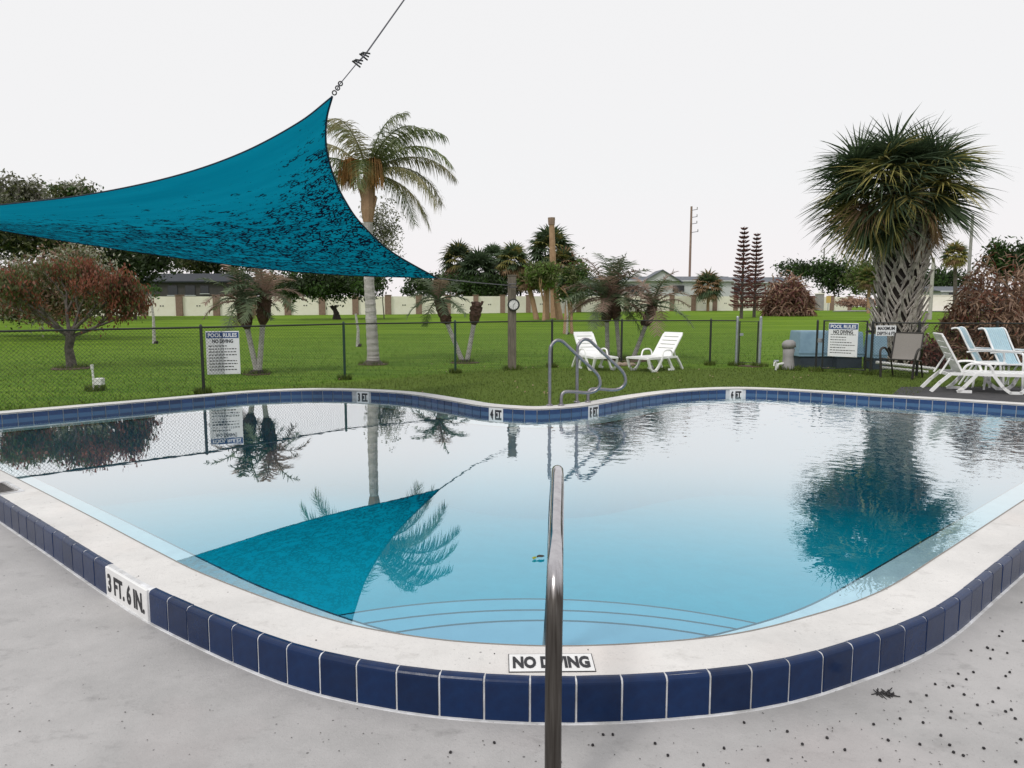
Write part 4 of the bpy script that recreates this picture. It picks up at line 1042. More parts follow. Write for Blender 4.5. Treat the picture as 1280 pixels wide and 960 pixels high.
# --- queen palm behind the sail
QY = 17.4; qx = X(465, QY)
q = thing('queen_palm', 'tall smooth grey trunked feather palm rising behind the sail', 'palm tree', (qx, QY, 0))
zt = Z(262, QY)
ring_trunk(None, [(0, 0, -.05), (0, 0, .3), (-.03, 0, 1.2), (-.06, 0, 2.2), (-.05, 0, zt)], [.19, .15, .14, .13, .12, .11], 'palm_trunk_pale', q, 14)
m = MB(); m.tube([(0, 0, -.02), (.0, 0, .10)], [.30, .17], 12); m.obj('root_flare', 'bark_grey', q)
m = MB(); m.tube([(-.05, 0, zt - .3), (-.05, 0, zt), (-.03, 0, zt + .5), (-.02, 0, zt + 1.0)], [.12, .17, .17, .08], 10); m.obj('crown_shaft', 'tan_wood', q)
for i in range(9):
    g = i * .72; MB().box((-.05 + math.cos(g) * .15, math.sin(g) * .15, zt + .05 + i * .07), (.04, .10, .46), Euler((0, R(14), g))).obj('leaf_base', 'tan_wood', q)
for i, (e, g, L) in enumerate([(78, .4, 1.9), (70, 2.6, 2.0), (60, 4.4, 2.1), (58, 0.0, 2.3), (52, 1.3, 2.2), (50, 3.1, 2.2), (44, 5.3, 2.3), (40, 2.2, 2.3), (36, .25, 2.35), (30, 3.7, 2.3), (24, 4.8, 2.2), (18, 5.9, 2.3), (10, 1.0, 2.2), (8, 2.9, 2.2), (-4, .15, 2.0), (62, 5.8, 2.1), (46, 6.2, 2.35), (28, .5, 2.3), (12, 3.3, 2.2)]):
    me = feather_mesh(e, L, 1.7 + rnd.uniform(-.2, .3), .58, 100 + i, ['feather_green', 'feather_green', 'feather_pale'][i % 3], 84, .013, 1.7)
    link('frond', me, q, (-.03, 0, zt + .85), (0, 0, g))
for gx, mm in ((-.42, 0), (.16, 1)):
    m = MB()
    for i in range(230):
        g = rnd.uniform(0, 2 * PI); r_ = rnd.uniform(0, .22); p0 = Vector((gx * .5, -.12, zt + 1.15)); p1 = Vector((gx + math.cos(g) * r_, -.28 + math.sin(g) * r_, zt + 1.0 + rnd.uniform(-.05, .14))); p2 = p1 + Vector((math.cos(g) * .05, math.sin(g) * .05, -rnd.uniform(.25, .62)))
        m.tube([p0, p1, p2], [.006, .008, .007], 3, caps=False)
    m.obj('fruit_stalk', 'fruit_orange', q)

# --- small date palms
def date_palm(label, base, Yb, trunks, L=1.0, seed=1, brown=.2, nf=22, extra=None, group='small date palms beyond the fence'):
    """trunks: (top px x, top px y, has_crown)"""
    t = thing('date_palm', label, 'palm tree', (X(base, Yb, 440), Yb, 0), 0, group); rr = random.Random(seed)
    for bxo, tx, ty, crown in trunks:
        top = at(tx, ty, Yb) - Vector((X(base, Yb, 440), Yb, 0)); b = Vector((bxo, 0, 0)); mid = b.lerp(top, .5) + Vector((0, 0, 0))
        neck = b.lerp(top, .62)
        MB().tube([b + Vector((0, 0, -.03)), b + Vector((0, 0, .05)), mid, neck], [.09, .062, .055, .06], 8).obj('trunk', 'palm_trunk_pale', t)
        m = MB(); S = [neck.lerp(top, i / 9) for i in range(10)]
        m.tube(S, [.06, .10, .13, .13, .15, .14, .15, .13, .12, .07], 9)
        for i in range(26):
            f_ = rr.uniform(.1, .95); g = rr.uniform(0, 2 * PI); c = neck.lerp(top, f_) + Vector((math.cos(g), math.sin(g), 0)) * .12
            m.box(c, (.05, .07, .10), Euler((0, R(25), g)))
        m.obj('trunk_head', 'palm_trunk_brown', t)
        if crown:
            for i in range(nf):
                e = 80 - 95 * (i / nf) ** .9 + rr.uniform(-5, 5); g = i * 2.4 + rr.uniform(-.3, .3)
                me = feather_mesh(e, L * rr.uniform(.85, 1.12), 1.25 + rr.uniform(-.2, .4), .30 * L, seed * 50 + i, 'feather_brown' if rr.random() < brown else 'feather_date', 28, .016, .5)
                link('frond', me, t, tuple(top), (0, 0, g))
    m = MB(); m.tube([(0, 0, -.02), (0, 0, .08)], [.22, .12], 10); m.obj('root_mound', 'bark_dark', t)
    return t
date_palm('twin trunk date palm beyond the fence right of the left rules sign', 320, 14.9, [(0, 302, 377, 1), (.05, 331, 368, 1)], .92, 3, .3, 16)
date_palm('slim date palm with one headless stump trunk right of the tall grey palm', 580, 17.9, [(-.05, 548, 375, 1), (.08, 597, 377, 0)], .95, 5, .1, 15)
date_palm('bushy twin date palm behind the left lounger', 768, 19.0, [(-.18, 758, 374, 1), (.15, 768, 372, 1)], 1.35, 7, .35, 22)
date_palm('date palm leaning to the right behind the right lounger', 792, 19.0, [(0, 816, 382, 1)], 1.15, 9, .45, 16)
# mulch ring stones at foot
# --- leafy trees
def leaf_cloud(m, c, rad, n, size, rr, clumps=12, hang=0, gap=.25):
    cs = []
    for _ in range(clumps):
        while 1:
            v = Vector([rr.uniform(-1, 1) for _ in range(3)])
            if .25 < v.length < 1: break
        cs.append((Vector((c[0] + v.x * rad[0], c[1] + v.y * rad[1], c[2] + v.z * rad[2])), rr.uniform(gap, gap * 1.9)))
    nm = m.cur; base = m.cur
    for i in range(n):
        cc_, cr_ = cs[rr.randrange(clumps)]
        p = cc_ + Vector((rr.gauss(0, .5) * rad[0] * cr_, rr.gauss(0, .5) * rad[1] * cr_, rr.gauss(0, .5) * rad[2] * cr_))
        a = Vector([rr.uniform(-1, 1) for _ in range(3)]).normalized()
        if hang: a = (a + Vector((0, 0, -hang))).normalized()
        b = a.cross(Vector([rr.uniform(-1, 1) for _ in range(3)])).normalized(); s = size * rr.uniform(.6, 1.4)
        k = len(m.v); m.v += [p - a * s, p + b * s * .42, p + a * s, p - b * s * .42]; m.f.append((k, k + 1, k + 2, k + 3)); m.mi.append(m.cur)
def limbs(m, p, d, L, r_, depth, rr, spread=.6, up=.15, tips=None):
    q = p + d * L * .5 + Vector((rr.uniform(-.06, .06), rr.uniform(-.06, .06), 0)) * L; e = p + d * L
    m.tube([p, q, e], [r_, r_ * .82, r_ * .66], 6 if r_ > .03 else 4, caps=False)
    if tips is not None: tips.append(e)
    if depth == 0: return
    for _ in range(rr.choice([2, 3, 3])):
        nd = (d + Vector((rr.uniform(-1, 1), rr.uniform(-1, 1), rr.uniform(-.3, .6))) * spread + Vector((0, 0, up))).normalized()
        limbs(m, e, nd, L * rr.uniform(.6, .85), r_ * .62, depth - 1, rr, spread, up, tips)
def leafy(name, label, cat, base, trunk_h, crowns, n, size, mats, bark='bark_grey', tr=.12, seed=1, clumps=14, group=None, hang=0, depth=3, gap=.25, spread=.7):
    t = thing(name, label, cat, tuple(base), 0, group); rr = random.Random(seed)
    m = MB(); 
    if trunk_h > 0: limbs(m, Vector((0, 0, -.1)), Vector((rr.uniform(-.05, .05), 0, 1)).normalized(), trunk_h, tr, depth, rr, spread)
    if trunk_h > 0: m.obj('trunk', bark, t)
    m = MB(); tot = sum(c[1][0] * c[1][2] for c in crowns)
    for c, rad, *mi in crowns:
        for kk in range(len(mats)):
            if mi and kk not in mi[0]: continue
            m.cur = kk; leaf_cloud(m, c, rad, int(n * rad[0] * rad[2] / tot / (len(mi[0]) if mi else len(mats))), size, rr, clumps, hang, gap)
    m.cur = max(1, len(mats) - 1)
    m.obj('crown', mats, t); return t
# rust-coloured tree at left
RY = 16.3; bxr = X(88, RY, 450)
rust = thing('rusty_leaf_tree', 'small crooked tree with rust brown withered leaves at the left', 'tree', (bxr, RY, 0)); rr = random.Random(11)
m = MB(); tips = []
m.tube([(0, 0, -.05), (.02, 0, .1), (-.02, 0, .45), (.05, 0, .75)], [.16, .11, .09, .10], 9)
for d in ((-.9, .1, .55), (.75, -.2, .7), (-.25, .3, .95), (.3, .2, 1), (-.6, -.3, .75), (.95, .2, .4)):
    limbs(m, Vector((.03, 0, .72)), Vector(d).normalized(), .62, .05, 4, rr, .62, .0, tips)
m.obj('trunk', 'bark_grey', rust)
m = MB()
for p in tips:
    if p.z < .55: continue
    m.cur = 0 if (p.x > -.5 or rr.random() < .35) and rr.random() < .72 else 1
    for _ in range(26 if p.x > -.9 else 22):
        v = p + Vector((rr.gauss(0, .11), rr.gauss(0, .11), rr.gauss(-.03, .10))); a = Vector((rr.uniform(-.7, .7), rr.uniform(-.7, .7), -1)).normalized(); b = a.cross(Vector([rr.uniform(-1, 1) for _ in range(3)])).normalized(); s = rr.uniform(.03, .06)
        m.quad(v - a * s, v + b * s * .4, v + a * s, v - b * s * .4)
m.cur = 1; m.obj('crown', ['leaf_rust', 'leaf_olive'], rust)
def P(x, y, Y): return at(x, y, Y)
def tree_px(name, label, cat, cx, cy, wpx, hpx, Y, n, size, mats, seed, group=None, base=None, parts=1, bark='bark_grey', tr=.15, clumps=16, hang=0, gap=.25, depth=2):
    k = Y / FPX; c = P(cx, cy, Y); bz = zg(0, Y); rx, rz = wpx / 2 * k * .86, hpx / 2 * k * .86
    th = max(.3, (c.z - rz * .4 - bz) * .5)
    rr = random.Random(seed); cr = []
    if name == 'fruit_tree': th *= .42
    if parts == 1: cr = [((0, 0, c.z - bz), (rx, rx * .7, rz))]
    else:
        for i in range(parts):
            f_ = (i + .5) / parts * 2 - 1; cr.append(((f_ * rx * .72, rr.uniform(-.3, .3) * rx, c.z - bz + rr.uniform(-.25, .3) * rz), (rx / parts * 1.5, rx / parts * 1.3, rz * rr.uniform(.65, .9))))
    return leafy(name, label, cat, (c.x, Y, bz), th if cat == 'tree' else 0, cr, n, size, mats, bark, tr, seed, clumps, group, hang, depth, gap)
tree_px('broadleaf_tree', 'grey green tall tree at the extreme left above the sail', 'tree', 20, 246, 90, 66, 60, 4200, .17, ['leaf_grey', 'leaf_grey', 'leaf_olive'], 21, 'tall trees behind the left field', parts=3, gap=.35)
tree_px('broadleaf_tree', 'rounder green topped tree beside the tall grey green one above the sail', 'tree', 86, 242, 62, 58, 58, 3600, .17, ['leaf_olive', 'leaf_green', 'leaf_grey'], 22, 'tall trees behind the left field', parts=2, gap=.35)
tree_px('broadleaf_tree', 'dark green low crowned tree over the left wall by the dark house', 'tree', 40, 295, 200, 90, 55, 7000, .2, ['leaf_dark', 'leaf_olive'], 23, 'tall trees behind the left field', parts=4, gap=.35)
tree_px('broadleaf_tree', 'darkest tree mass directly below the lower sail hem', 'tree', 165, 325, 130, 70, 60, 6000, .2, ['leaf_dark'], 24, 'tall trees behind the left field', parts=3, gap=.4)
tree_px('broadleaf_tree', 'dark tree between the dark house and the twin date palm', 'tree', 275, 328, 130, 50, 110, 8000, .3, ['leaf_dark', 'leaf_olive'], 25, 'tall trees behind the left field', parts=3, gap=.4)
tree_px('dry_shrub', 'wide grey brown twiggy shrub behind the rusty tree', 'shrub', 60, 352, 210, 100, 30, 24000, .08, ['leaf_dry', 'leaf_olive', 'leaf_grey'], 26, parts=4, hang=.0, gap=.4)
tree_px('dark_shrub', 'low dark shrub filling the gap under the rusty tree at the wall foot', 'shrub', 45, 386, 200, 30, 34, 7000, .08, ['leaf_dark', 'leaf_dry'], 27, parts=4, gap=.4)
tree_px('fruit_tree', 'wide dark green tree with forked trunk in front of the cream wall', 'tree', 420, 352, 175, 52, 60, 9000, .16, ['leaf_green', 'leaf_dark'], 28, parts=5, bark='bark_dark', tr=.42, depth=3, gap=.35)
tree_px('hedge_tree', 'dark leafy tree showing between grey palm and sail tip', 'tree', 555, 357, 130, 36, 92, 5000, .22, ['leaf_green', 'leaf_dark'], 29, parts=4, gap=.35)
tree_px('vine_tree', 'thin green leafed tree climbing behind the grey palm trunk', 'tree', 478, 280, 50, 110, 62, 3000, .12, ['leaf_olive', 'leaf_grey'], 30, parts=2, gap=.35, tr=.05)
tree_px('bare_shrub', 'pinkish bare shrub behind the wall left of the clock post', 'shrub', 600, 362, 80, 26, 90, 2200, .18, ['leaf_dry', 'leaf_grey'], 31, parts=2, gap=.4)
tree_px('broadleaf_tree', 'green tree between the dead trunk and the bushy date palm', 'tree', 716, 352, 40, 62, 37, 2600, .1, ['leaf_green', 'leaf_olive'], 32, parts=2, gap=.35, tr=.1, bark='tan_wood')
tree_px('broadleaf_tree', 'bright green drooping tree at the foot of the dead trunk', 'tree', 680, 345, 46, 36, 58, 2000, .14, ['leaf_bright', 'leaf_olive'], 33, parts=2, gap=.4, tr=.15, bark='tan_wood', hang=1)
tree_px('broadleaf_tree', 'small round tree behind the wall near the right Norfolk pine', 'tree', 1003, 338, 60, 26, 112, 2200, .25, ['leaf_green', 'leaf_dark'], 34, 'trees beyond the right road', parts=2, gap=.4)
tree_px('broadleaf_tree', 'dense dark green tree right of the wall end', 'tree', 1045, 345, 66, 44, 110, 4200, .25, ['leaf_green', 'leaf_dark'], 35, 'trees beyond the right road', parts=3, gap=.4)
tree_px('broadleaf_tree', 'olive tree between wall end and big palm trunk', 'tree', 1085, 352, 60, 42, 105, 3500, .25, ['leaf_olive', 'leaf_bright'], 36, 'trees beyond the right road', parts=2, gap=.4)
tree_px('broadleaf_tree', 'dark tree seen just right of the big palm trunk', 'tree', 1180, 352, 90, 40, 108, 4200, .25, ['leaf_dark', 'leaf_green'], 37, 'trees beyond the right road', parts=3, gap=.4)
tree_px('broadleaf_tree', 'green tree above the brown bush at the right edge', 'tree', 1262, 326, 70, 55, 60, 3600, .18, ['leaf_green', 'leaf_dark'], 38, 'trees beyond the right road', parts=3, gap=.4)
tree_px('dead_shrub', 'low dry reddish grass patch by the road left of the big palm', 'shrub', 1070, 378, 60, 14, 92, 1600, .18, ['leaf_dry', 'leaf_drypale'], 39, parts=3, gap=.4)

tree_px('hedge_tree', 'dense dark green foliage under the fan palms left of the clock post', 'tree', 596, 356, 96, 38, 86, 6500, .2, ['leaf_dark', 'leaf_green'], 71, 'foliage massed behind the cream wall', parts=4, gap=.4)
tree_px('hedge_tree', 'dark foliage right behind the clock post above the wall', 'tree', 650, 350, 70, 44, 90, 5200, .2, ['leaf_dark', 'leaf_olive'], 72, 'foliage massed behind the cream wall', parts=3, gap=.4)
tree_px('hedge_tree', 'green foliage around the base of the tall round fan palm', 'tree', 700, 348, 64, 48, 88, 5200, .2, ['leaf_green', 'leaf_dark'], 73, 'foliage massed behind the cream wall', parts=3, gap=.4)
tree_px('hedge_tree', 'brown and green foliage behind the wall beside the forked tree', 'tree', 350, 358, 90, 34, 84, 4800, .2, ['leaf_dark', 'leaf_olive'], 74, 'foliage massed behind the cream wall', parts=3, gap=.4)

# large dead-leaf bush on the right: long curled leaves
def curl_bush(name, label, cx, base, Y, wpx, hpx, n, L, seed, mats):
    k = Y / FPX; t = thing(name, label, 'bush', (X(cx, Y), Y, zg(0, Y) if Y > 40 else 0)); rr = random.Random(seed); m = MB(); H_ = hpx * k; W_ = wpx * k / 2
    st = MB()
    for i in range(34):
        g = rr.uniform(0, 2 * PI); r_ = rr.uniform(.2, 1); e = Vector((math.cos(g) * W_ * .85 * r_, math.sin(g) * W_ * .6 * r_, H_ * rr.uniform(.55, 1.0) * (1 - .35 * r_))); b = Vector((math.cos(g) * W_ * .3, math.sin(g) * W_ * .25, 0))
        st.tube([b, b.lerp(e, .5) + Vector((0, 0, H_ * .12)), e], [.03, .02, .008], 4, caps=False)
    st.obj('stem', 'bark_grey', t)
    for i in range(n):
        g = rr.uniform(0, 2 * PI); r_ = rr.random() ** .5; z = H_ * (1.0 - .55 * r_ ** 2.2) * (.86 + .13 * math.sin(3 * g + seed) + .08 * math.sin(7 * g)) * rr.uniform(.12, 1.08) + rr.uniform(-.1, .1); p = Vector((math.cos(g) * W_ * r_, math.sin(g) * W_ * .7 * r_, max(.1, z)))
        d = Vector((rr.uniform(-1, 1), rr.uniform(-1, 1), rr.uniform(-.6, .8))).normalized(); sd_ = d.cross(Vector([rr.uniform(-1, 1) for _ in range(3)])).normalized(); m.cur = rr.randrange(len(mats))
        blade(m, p, d, sd_, L * rr.uniform(.5, 1.3), L * .10, rr.uniform(.5, 2.2), 3)
    m.cur = max(1, len(mats) - 1); m.obj('foliage', mats, t); return t
curl_bush('withered_bush', 'big heap of dry reddish brown leaves behind the blue strap chairs', 1238, 445, 17.2, 120, 134, 5200, .25, 41, ['leaf_dry', 'leaf_drypale', 'leaf_drypale', 'leaf_rust'])
curl_bush('withered_bush', 'second dry brown bush partly hidden past the right edge', 1300, 445, 18.6, 100, 140, 4200, .28, 42, ['leaf_dry', 'leaf_drypale'])
curl_bush('withered_bush', 'distant reddish brown dead bush right of the Norfolk pines', 985, 390, 70, 62, 52, 3000, .9, 43, ['leaf_dry', 'leaf_drypale', 'pine_brown'])
curl_bush('withered_bush', 'small dark withered plant between big palm and brown bush', 1168, 440, 16.4, 40, 42, 420, .3, 44, ['leaf_dry', 'pine_brown'])

# far fan palms
def far_fan(label, cx, cy, wpx, Y, kinds, seed, trunk_px=None, tmat='palm_trunk_pale', n=52, tw=.17, group='distant fan palms'):
    k = Y / FPX; rr = random.Random(seed); c = P(cx, cy, Y); bz = zg(0, Y); Rr = wpx / 2 * k
    t = thing('fan_palm', label, 'palm tree', (X(trunk_px or cx, Y), Y, bz), 0, group); dx = c.x - X(trunk_px or cx, Y)
    MB().tube([(0, 0, -.1), (dx * .4, 0, (c.z - bz) * .5), (dx, 0, c.z - bz)], [tw * 1.2, tw, tw], 8).obj('trunk', tmat, t)
    mm = MB(); mats = ['fan_green', 'fan_yellow', 'fan_dead', 'leaf_bright']
    for i in range(n):
        e = R(85 - 140 * (i / n)); g = i * 2.4; d = Vector((math.cos(e) * math.cos(g), math.cos(e) * math.sin(g), math.sin(e))); mm.cur = kinds[rr.randrange(len(kinds))] if i < n * .75 else (2 if rr.random() < .5 else kinds[0])
        pe = Vector((dx, 0, c.z - bz)) + d * Rr * .5 + Vector((0, 0, -Rr * .08)); sd_ = d.cross(Vector((0, 0, 1))).normalized() if abs(d.z) < .98 else Vector((1, 0, 0))
        for j in range(15):
            a = R(-115 + 230 * j / 14); bd = (d * math.cos(a) + sd_ * math.sin(a)).normalized(); blade(mm, pe, bd, (sd_ * math.cos(a) - d * math.sin(a) + Vector((0, 0, rr.uniform(-.5, .5)))).normalized(), Rr * .55 * rr.uniform(.8, 1.1), Rr * .05, .9, 3)
    mm.cur = 3; mm.obj('crown', mats, t); return t
far_fan('leftmost of the far fan palms behind the wall left of the clock post', 573, 325, 58, 92, [0, 0, 1], 51)
far_fan('lower dark fan palm just left of the clock post', 598, 338, 66, 88, [0], 52)
far_fan('fan palm peeking above its dark neighbours left of the clock post', 616, 322, 44, 95, [0], 53)
far_fan('fan palm with tan skirt directly behind the clock post top', 641, 326, 56, 88, [0, 0, 1], 54)
far_fan('tall round fan palm behind the dead trunk', 688, 312, 74, 84, [0, 0, 1], 55)
far_fan('broad fan palm right of the dead trunk', 704, 330, 54, 80, [0, 1, 2], 56)
far_fan('short fan palm standing alone behind the wall left of the Norfolk pines', 885, 357, 48, 90, [0, 0, 2], 57, tmat='tan_wood')
far_fan('tan and green fan palm on a slim trunk above the right brown bush', 1194, 318, 40, 70, [1, 2, 0], 58, tmat='bark_grey')
far_fan('yellowish fan palm beside the road left of the big palm', 1086, 348, 36, 80, [1, 3], 59, tmat='tan_wood')
far_fan('bright green low fan palm at the foot of the dead trunk', 683, 345, 44, 60, [3, 0], 60, tmat='tan_wood', tw=.25)
far_fan('leaning fan palm with ragged tan crown left of the dead trunk', 658, 350, 34, 60, [2, 3], 61, trunk_px=671, tmat='tan_wood', tw=.2)
far_fan('slim pale fan palm right of the dead trunk with green crown', 712, 350, 36, 37, [3, 0], 62, trunk_px=707, tmat='tan_wood', tw=.12, n=26)
far_fan('slender fan palm silhouette far above the mobile homes', 724, 330, 20, 120, [2], 63, n=14, tw=.1)
# bare dead palm trunk
t = thing('dead_palm_trunk', 'tall bare tan dead palm trunk without a crown', 'dead tree', (X(693, 64), 64, zg(0, 64)))
MB().tube([(0, 0, 0), (-.08, 0, 3), (-.2, 0, 6), (-.3, 0, Z(275, 64) - zg(0, 64))], [.36, .30, .27, .24], 10).obj('trunk', 'tan_wood', t)
MB().tube([(-.3, 0, Z(281, 64) - zg(0, 64)), (-.31, 0, Z(272, 64) - zg(0, 64))], [.3, .33], 9).obj('broken_top', 'pole_wood', t)
t = thing('dead_palm_trunk', 'short leaning tan trunk at the foot of the tall dead trunk', 'dead tree', (X(700, 60), 60, zg(0, 60)))
MB().tube([(0, 0, 0), (-.25, 0, 1.4), (-.35, 0, 2.8)], [.32, .26, .22], 9).obj('trunk', 'tan_wood', t)

# Norfolk pines
def norfolk(label, x, top, Y, seed):
    bz = zg(0, Y); H_ = Z(top, Y) - bz; t = thing('norfolk_pine', label, 'pine tree', (X(x, Y), Y, bz), 0, 'pair of Norfolk pines'); rr = random.Random(seed)
    MB().tube([(0, 0, 0), (0, 0, H_ * .5), (0, 0, H_)], [.16, .10, .02], 8).obj('trunk', 'bark_grey', t)
    m = MB(); z = H_ * .12
    while z < H_ * .98:
        L = (1 - z / H_) ** .75 * H_ * .135 + .15
        for j in range(6):
            g = j * PI / 3 + z; d = Vector((math.cos(g), math.sin(g), 0)); pts = [Vector((0, 0, z)), Vector((0, 0, z)) + d * L * .5 + Vector((0, 0, -.02 * L)), Vector((0, 0, z)) + d * L + Vector((0, 0, .22 * L))]
            m.tube(pts, [.03, .035, .02], 4)
            for q_ in range(9):
                f_ = .25 + .75 * q_ / 9; c = pts[0].lerp(pts[2], f_); s_ = d.cross(Vector((0, 0, 1)))
                for s in (-1, 1): blade(m, c, (s_ * s * .7 + d * .5 + Vector((0, 0, .5))).normalized(), Vector((0, 0, 1)), .30 * (1 - .3 * f_), .06, -.3, 2)
        z += H_ * .047
    m.obj('branches', 'pine_brown', t)
norfolk('taller left Norfolk pine with whorled rusty branches', 927, 283, 62, 3)
norfolk('shorter right Norfolk pine with whorled rusty branches', 943, 291, 66, 4)

# slender saplings with pale stems
for (x, y0, y1, Y, lab, lf) in ((190, 366, 430, 27, 'pale staked sapling stem left of the left rules sign', 1), (446, 392, 433, 25, 'short pale bare sapling stem left of the grey palm', 0), (709, 375, 417, 36, 'pale forked sapling trunk below the green tree', 0)):
    t = thing('sapling', lab, 'sapling', (X(x, Y), Y, 0)); h_ = Z(y0, Y)
    MB().tube([(0, 0, 0), (.03, 0, h_ * .5), (-.05, 0, h_)], [.07, .05, .035], 7).obj('trunk', 'palm_trunk_pale', t)
    MB().tube([(.1, 0, 0), (.02, 0, .03)], [.12, .08], 7).obj('root', 'bark_dark', t)
    if lf:
        m = MB(); rr = random.Random(5); leaf_cloud(m, (-.2, 0, h_), (.5, .3, .35), 260, .06, rr, 6); m.obj('crown', 'leaf_green', t)

# ------------------------------------------------------------------ boundary wall, houses, poles
wallt = thing('boundary_wall', 'long cream panelled boundary wall with brown piers across the field', 'wall')
WP = [(-60, 68.5), (-33, 70), (-12, 76), (3, 84), (24, 93), (49, 103)]
S = [Vector(p) for p in WP]; L = [0]
for a, b in zip(S[:-1], S[1:]): L.append(L[-1] + (b - a).length)
def wp(d):
    k = 0
    while k < len(S) - 2 and L[k + 1] < d: k += 1
    return S[k].lerp(S[k + 1], (d - L[k]) / (L[k + 1] - L[k]))
N = int(L[-1] / 3.35)
mep = MB().box((0, 0, 1.05), (.62, .5, 2.1)).mesh('pier', 'pillar_brown'); mec = MB().box((0, 0, 2.13), (.74, .62, .06)).mesh('pier_cap', 'pillar_brown')
mepan = None
for i in range(N + 1):
    p = wp(L[-1] * i / N); z = zg(0, p.y); pier = link('pier', mep, wallt, (p.x, p.y, z - .08)); link('pier_cap', mec, pier)
    if i < N:
        q_ = wp(L[-1] * (i + 1) / N); c = (p + q_) / 2; d = q_ - p
        me = MB().box((0, 0, .98), (d.length - .60, .2, 2.0)).mesh('panel', 'wall_cream')
        o = link('panel', me, wallt, (c.x, c.y, (z + zg(0, q_.y)) / 2 - .06), (0, math.atan2(-(zg(0, q_.y) - z), d.length), math.atan2(d.y, d.x)))
        m = MB(); m.box((-.12, -.11, 1.05), (.13, .02, .11)); m.box((.12, -.11, 1.05), (.13, .02, .11)); m.obj('vent', 'bark_dark', o)
# wall beyond the road on the right
t = thing('boundary_wall', 'short cream wall piece glimpsed right of the big palm trunk', 'wall', (X(1170, 92), 92, .82))
MB().box((0, 0, 1.0), (6.5, .25, 2.0)).obj('panel', 'wall_cream', t); MB().box((0, 0, 2.03), (6.7, .4, .08)).obj('coping_strip', 'wall_cream', t)
t = thing('entrance_pier', 'cream entrance pier with globe lamp at the end of the wall', 'pier', (X(1024, 99), 99, .85))
MB().box((0, 0, 1.15), (.9, .9, 2.3)).obj('column', 'filter_grey', t); MB().box((0, 0, 2.33), (1.1, 1.1, .1)).obj('cap', 'wall_cream', t)
MB().tube([(0, 0, 2.38), (0, 0, 2.5), (0, 0, 2.65), (0, 0, 2.8)], [.08, .2, .2, .05], 10).obj('lamp_globe', 'clock_white', t)
t = thing('yellow_road_sign', 'small yellow rectangular road sign near the entrance pier', 'sign', (X(1035, 92), 92, .82))
MB().tube([(0, 0, 0), (0, 0, 2)], .05, 6).obj('pole', 'galvanised', t)
mat('yellow_paint', (.6, .42, .12), .5); MB().box((0, -.06, 1.5), (.6, .03, .9)).obj('panel', 'yellow_paint', t)
t = thing('waste_bin', 'dark waste bin at the foot of the distant brown bush', 'bin', (X(1006, 84), 84, .7))
MB().tube([(0, 0, 0), (0, 0, 1.1)], [.35, .42], 10).obj('body', 'black_metal', t); MB().tube([(0, 0, 1.1), (0, 0, 1.2)], [.46, .3], 10).obj('lid', 'black_metal', t)

def house(label, x0, x1, eave, ridge, Y, wallm, roofm, d=9, gable=None, wins=(), group='single storey homes behind the wall'):
    k = Y / FPX; bz = zg(0, Y); w_ = (x1 - x0) * k; cx = X((x0 + x1) / 2, Y); ze = Z(eave, Y) - bz; zr = Z(ridge, Y) - bz
    t = thing('mobile_home', label, 'house', (cx, Y, bz), 0, group)
    MB().box((0, d / 2, ze / 2), (w_, d, ze)).obj('wall', wallm, t)
    m = MB(); o_ = .4
    V_ = [(-w_ / 2 - o_, -o_, ze), (w_ / 2 + o_, -o_, ze), (w_ / 2 + o_, d + o_, ze), (-w_ / 2 - o_, d + o_, ze), (-w_ / 2 - o_, d / 2, zr), (w_ / 2 + o_, d / 2, zr)]
    m.v = [Vector(v) for v in V_]; m.face([(0, 1, 5, 4), (2, 3, 4, 5), (1, 2, 5), (3, 0, 4), (3, 2, 1, 0)]); m.obj('roof', roofm, t)
    MB().box((0, -o_ - .03, ze - .02), (w_ + .8, .06, .18)).obj('fascia', 'house_pale' if wallm != 'house_dark' else 'roof_dark', t)
    for wx, ww, y0, y1 in wins:
        c = P(wx, (y0 + y1) / 2, Y); f_ = MB().box((c.x - cx, -.04, c.z - bz), (ww * k, .1, (y1 - y0) * k)).obj('window', 'window_glass', t)
        MB().box((c.x - cx, -.1, Z(y1, Y) - bz - .03), (ww * k + .2, .1, .08)).obj('sill', 'house_pale', f_)
    if gable:
        gx, gw, gy = gable; c = P(gx, gy, Y); hw = gw / 2 * k; m = MB(); b = ze - .05
        m.v = [Vector((c.x - cx - hw, -.6, b)), Vector((c.x - cx + hw, -.6, b)), Vector((c.x - cx, -.6, c.z - bz)), Vector((c.x - cx - hw, d / 2, b)), Vector((c.x - cx + hw, d / 2, b)), Vector((c.x - cx, d / 2, c.z - bz))]
        m.face([(0, 1, 2), (5, 4, 3), (0, 2, 5, 3), (1, 4, 5, 2), (0, 3, 4, 1)]); m.obj('gable', wallm, t)
        m = MB(); e = .12
        for s in (-1, 1):
            a = Vector((c.x - cx + s * (hw + .4), -.9, b - .12)); r_ = Vector((c.x - cx, -.9, c.z - bz + .1)); dd = Vector((0, d / 2 + .8, 0))
            m.quad(a, r_, r_ + dd, a + dd); m.quad(a - Vector((0, 0, .15)), a - Vector((0, 0, .15)) + dd, r_ + dd - Vector((0, 0, .15)), r_ - Vector((0, 0, .15))); m.quad(a, a - Vector((0, 0, .15)), r_ - Vector((0, 0, .15)), r_)
        m.obj('gable_roof', roofm, t)
    return t
house('dark grey house with black roof behind the wall at the left', 176, 292, 352, 340, 95, 'house_dark', 'roof_dark', 9, None, ((216, 12, 357, 369), (238, 12, 357, 369), (256, 10, 357, 367)))
house('long pale home with grey roof and small gable behind the wall', 722, 916, 351, 344, 104, 'house_pale', 'roof_grey', 9, (827, 44, 338), ((745, 14, 356, 364), (790, 16, 357, 365), (848, 14, 357, 365)))
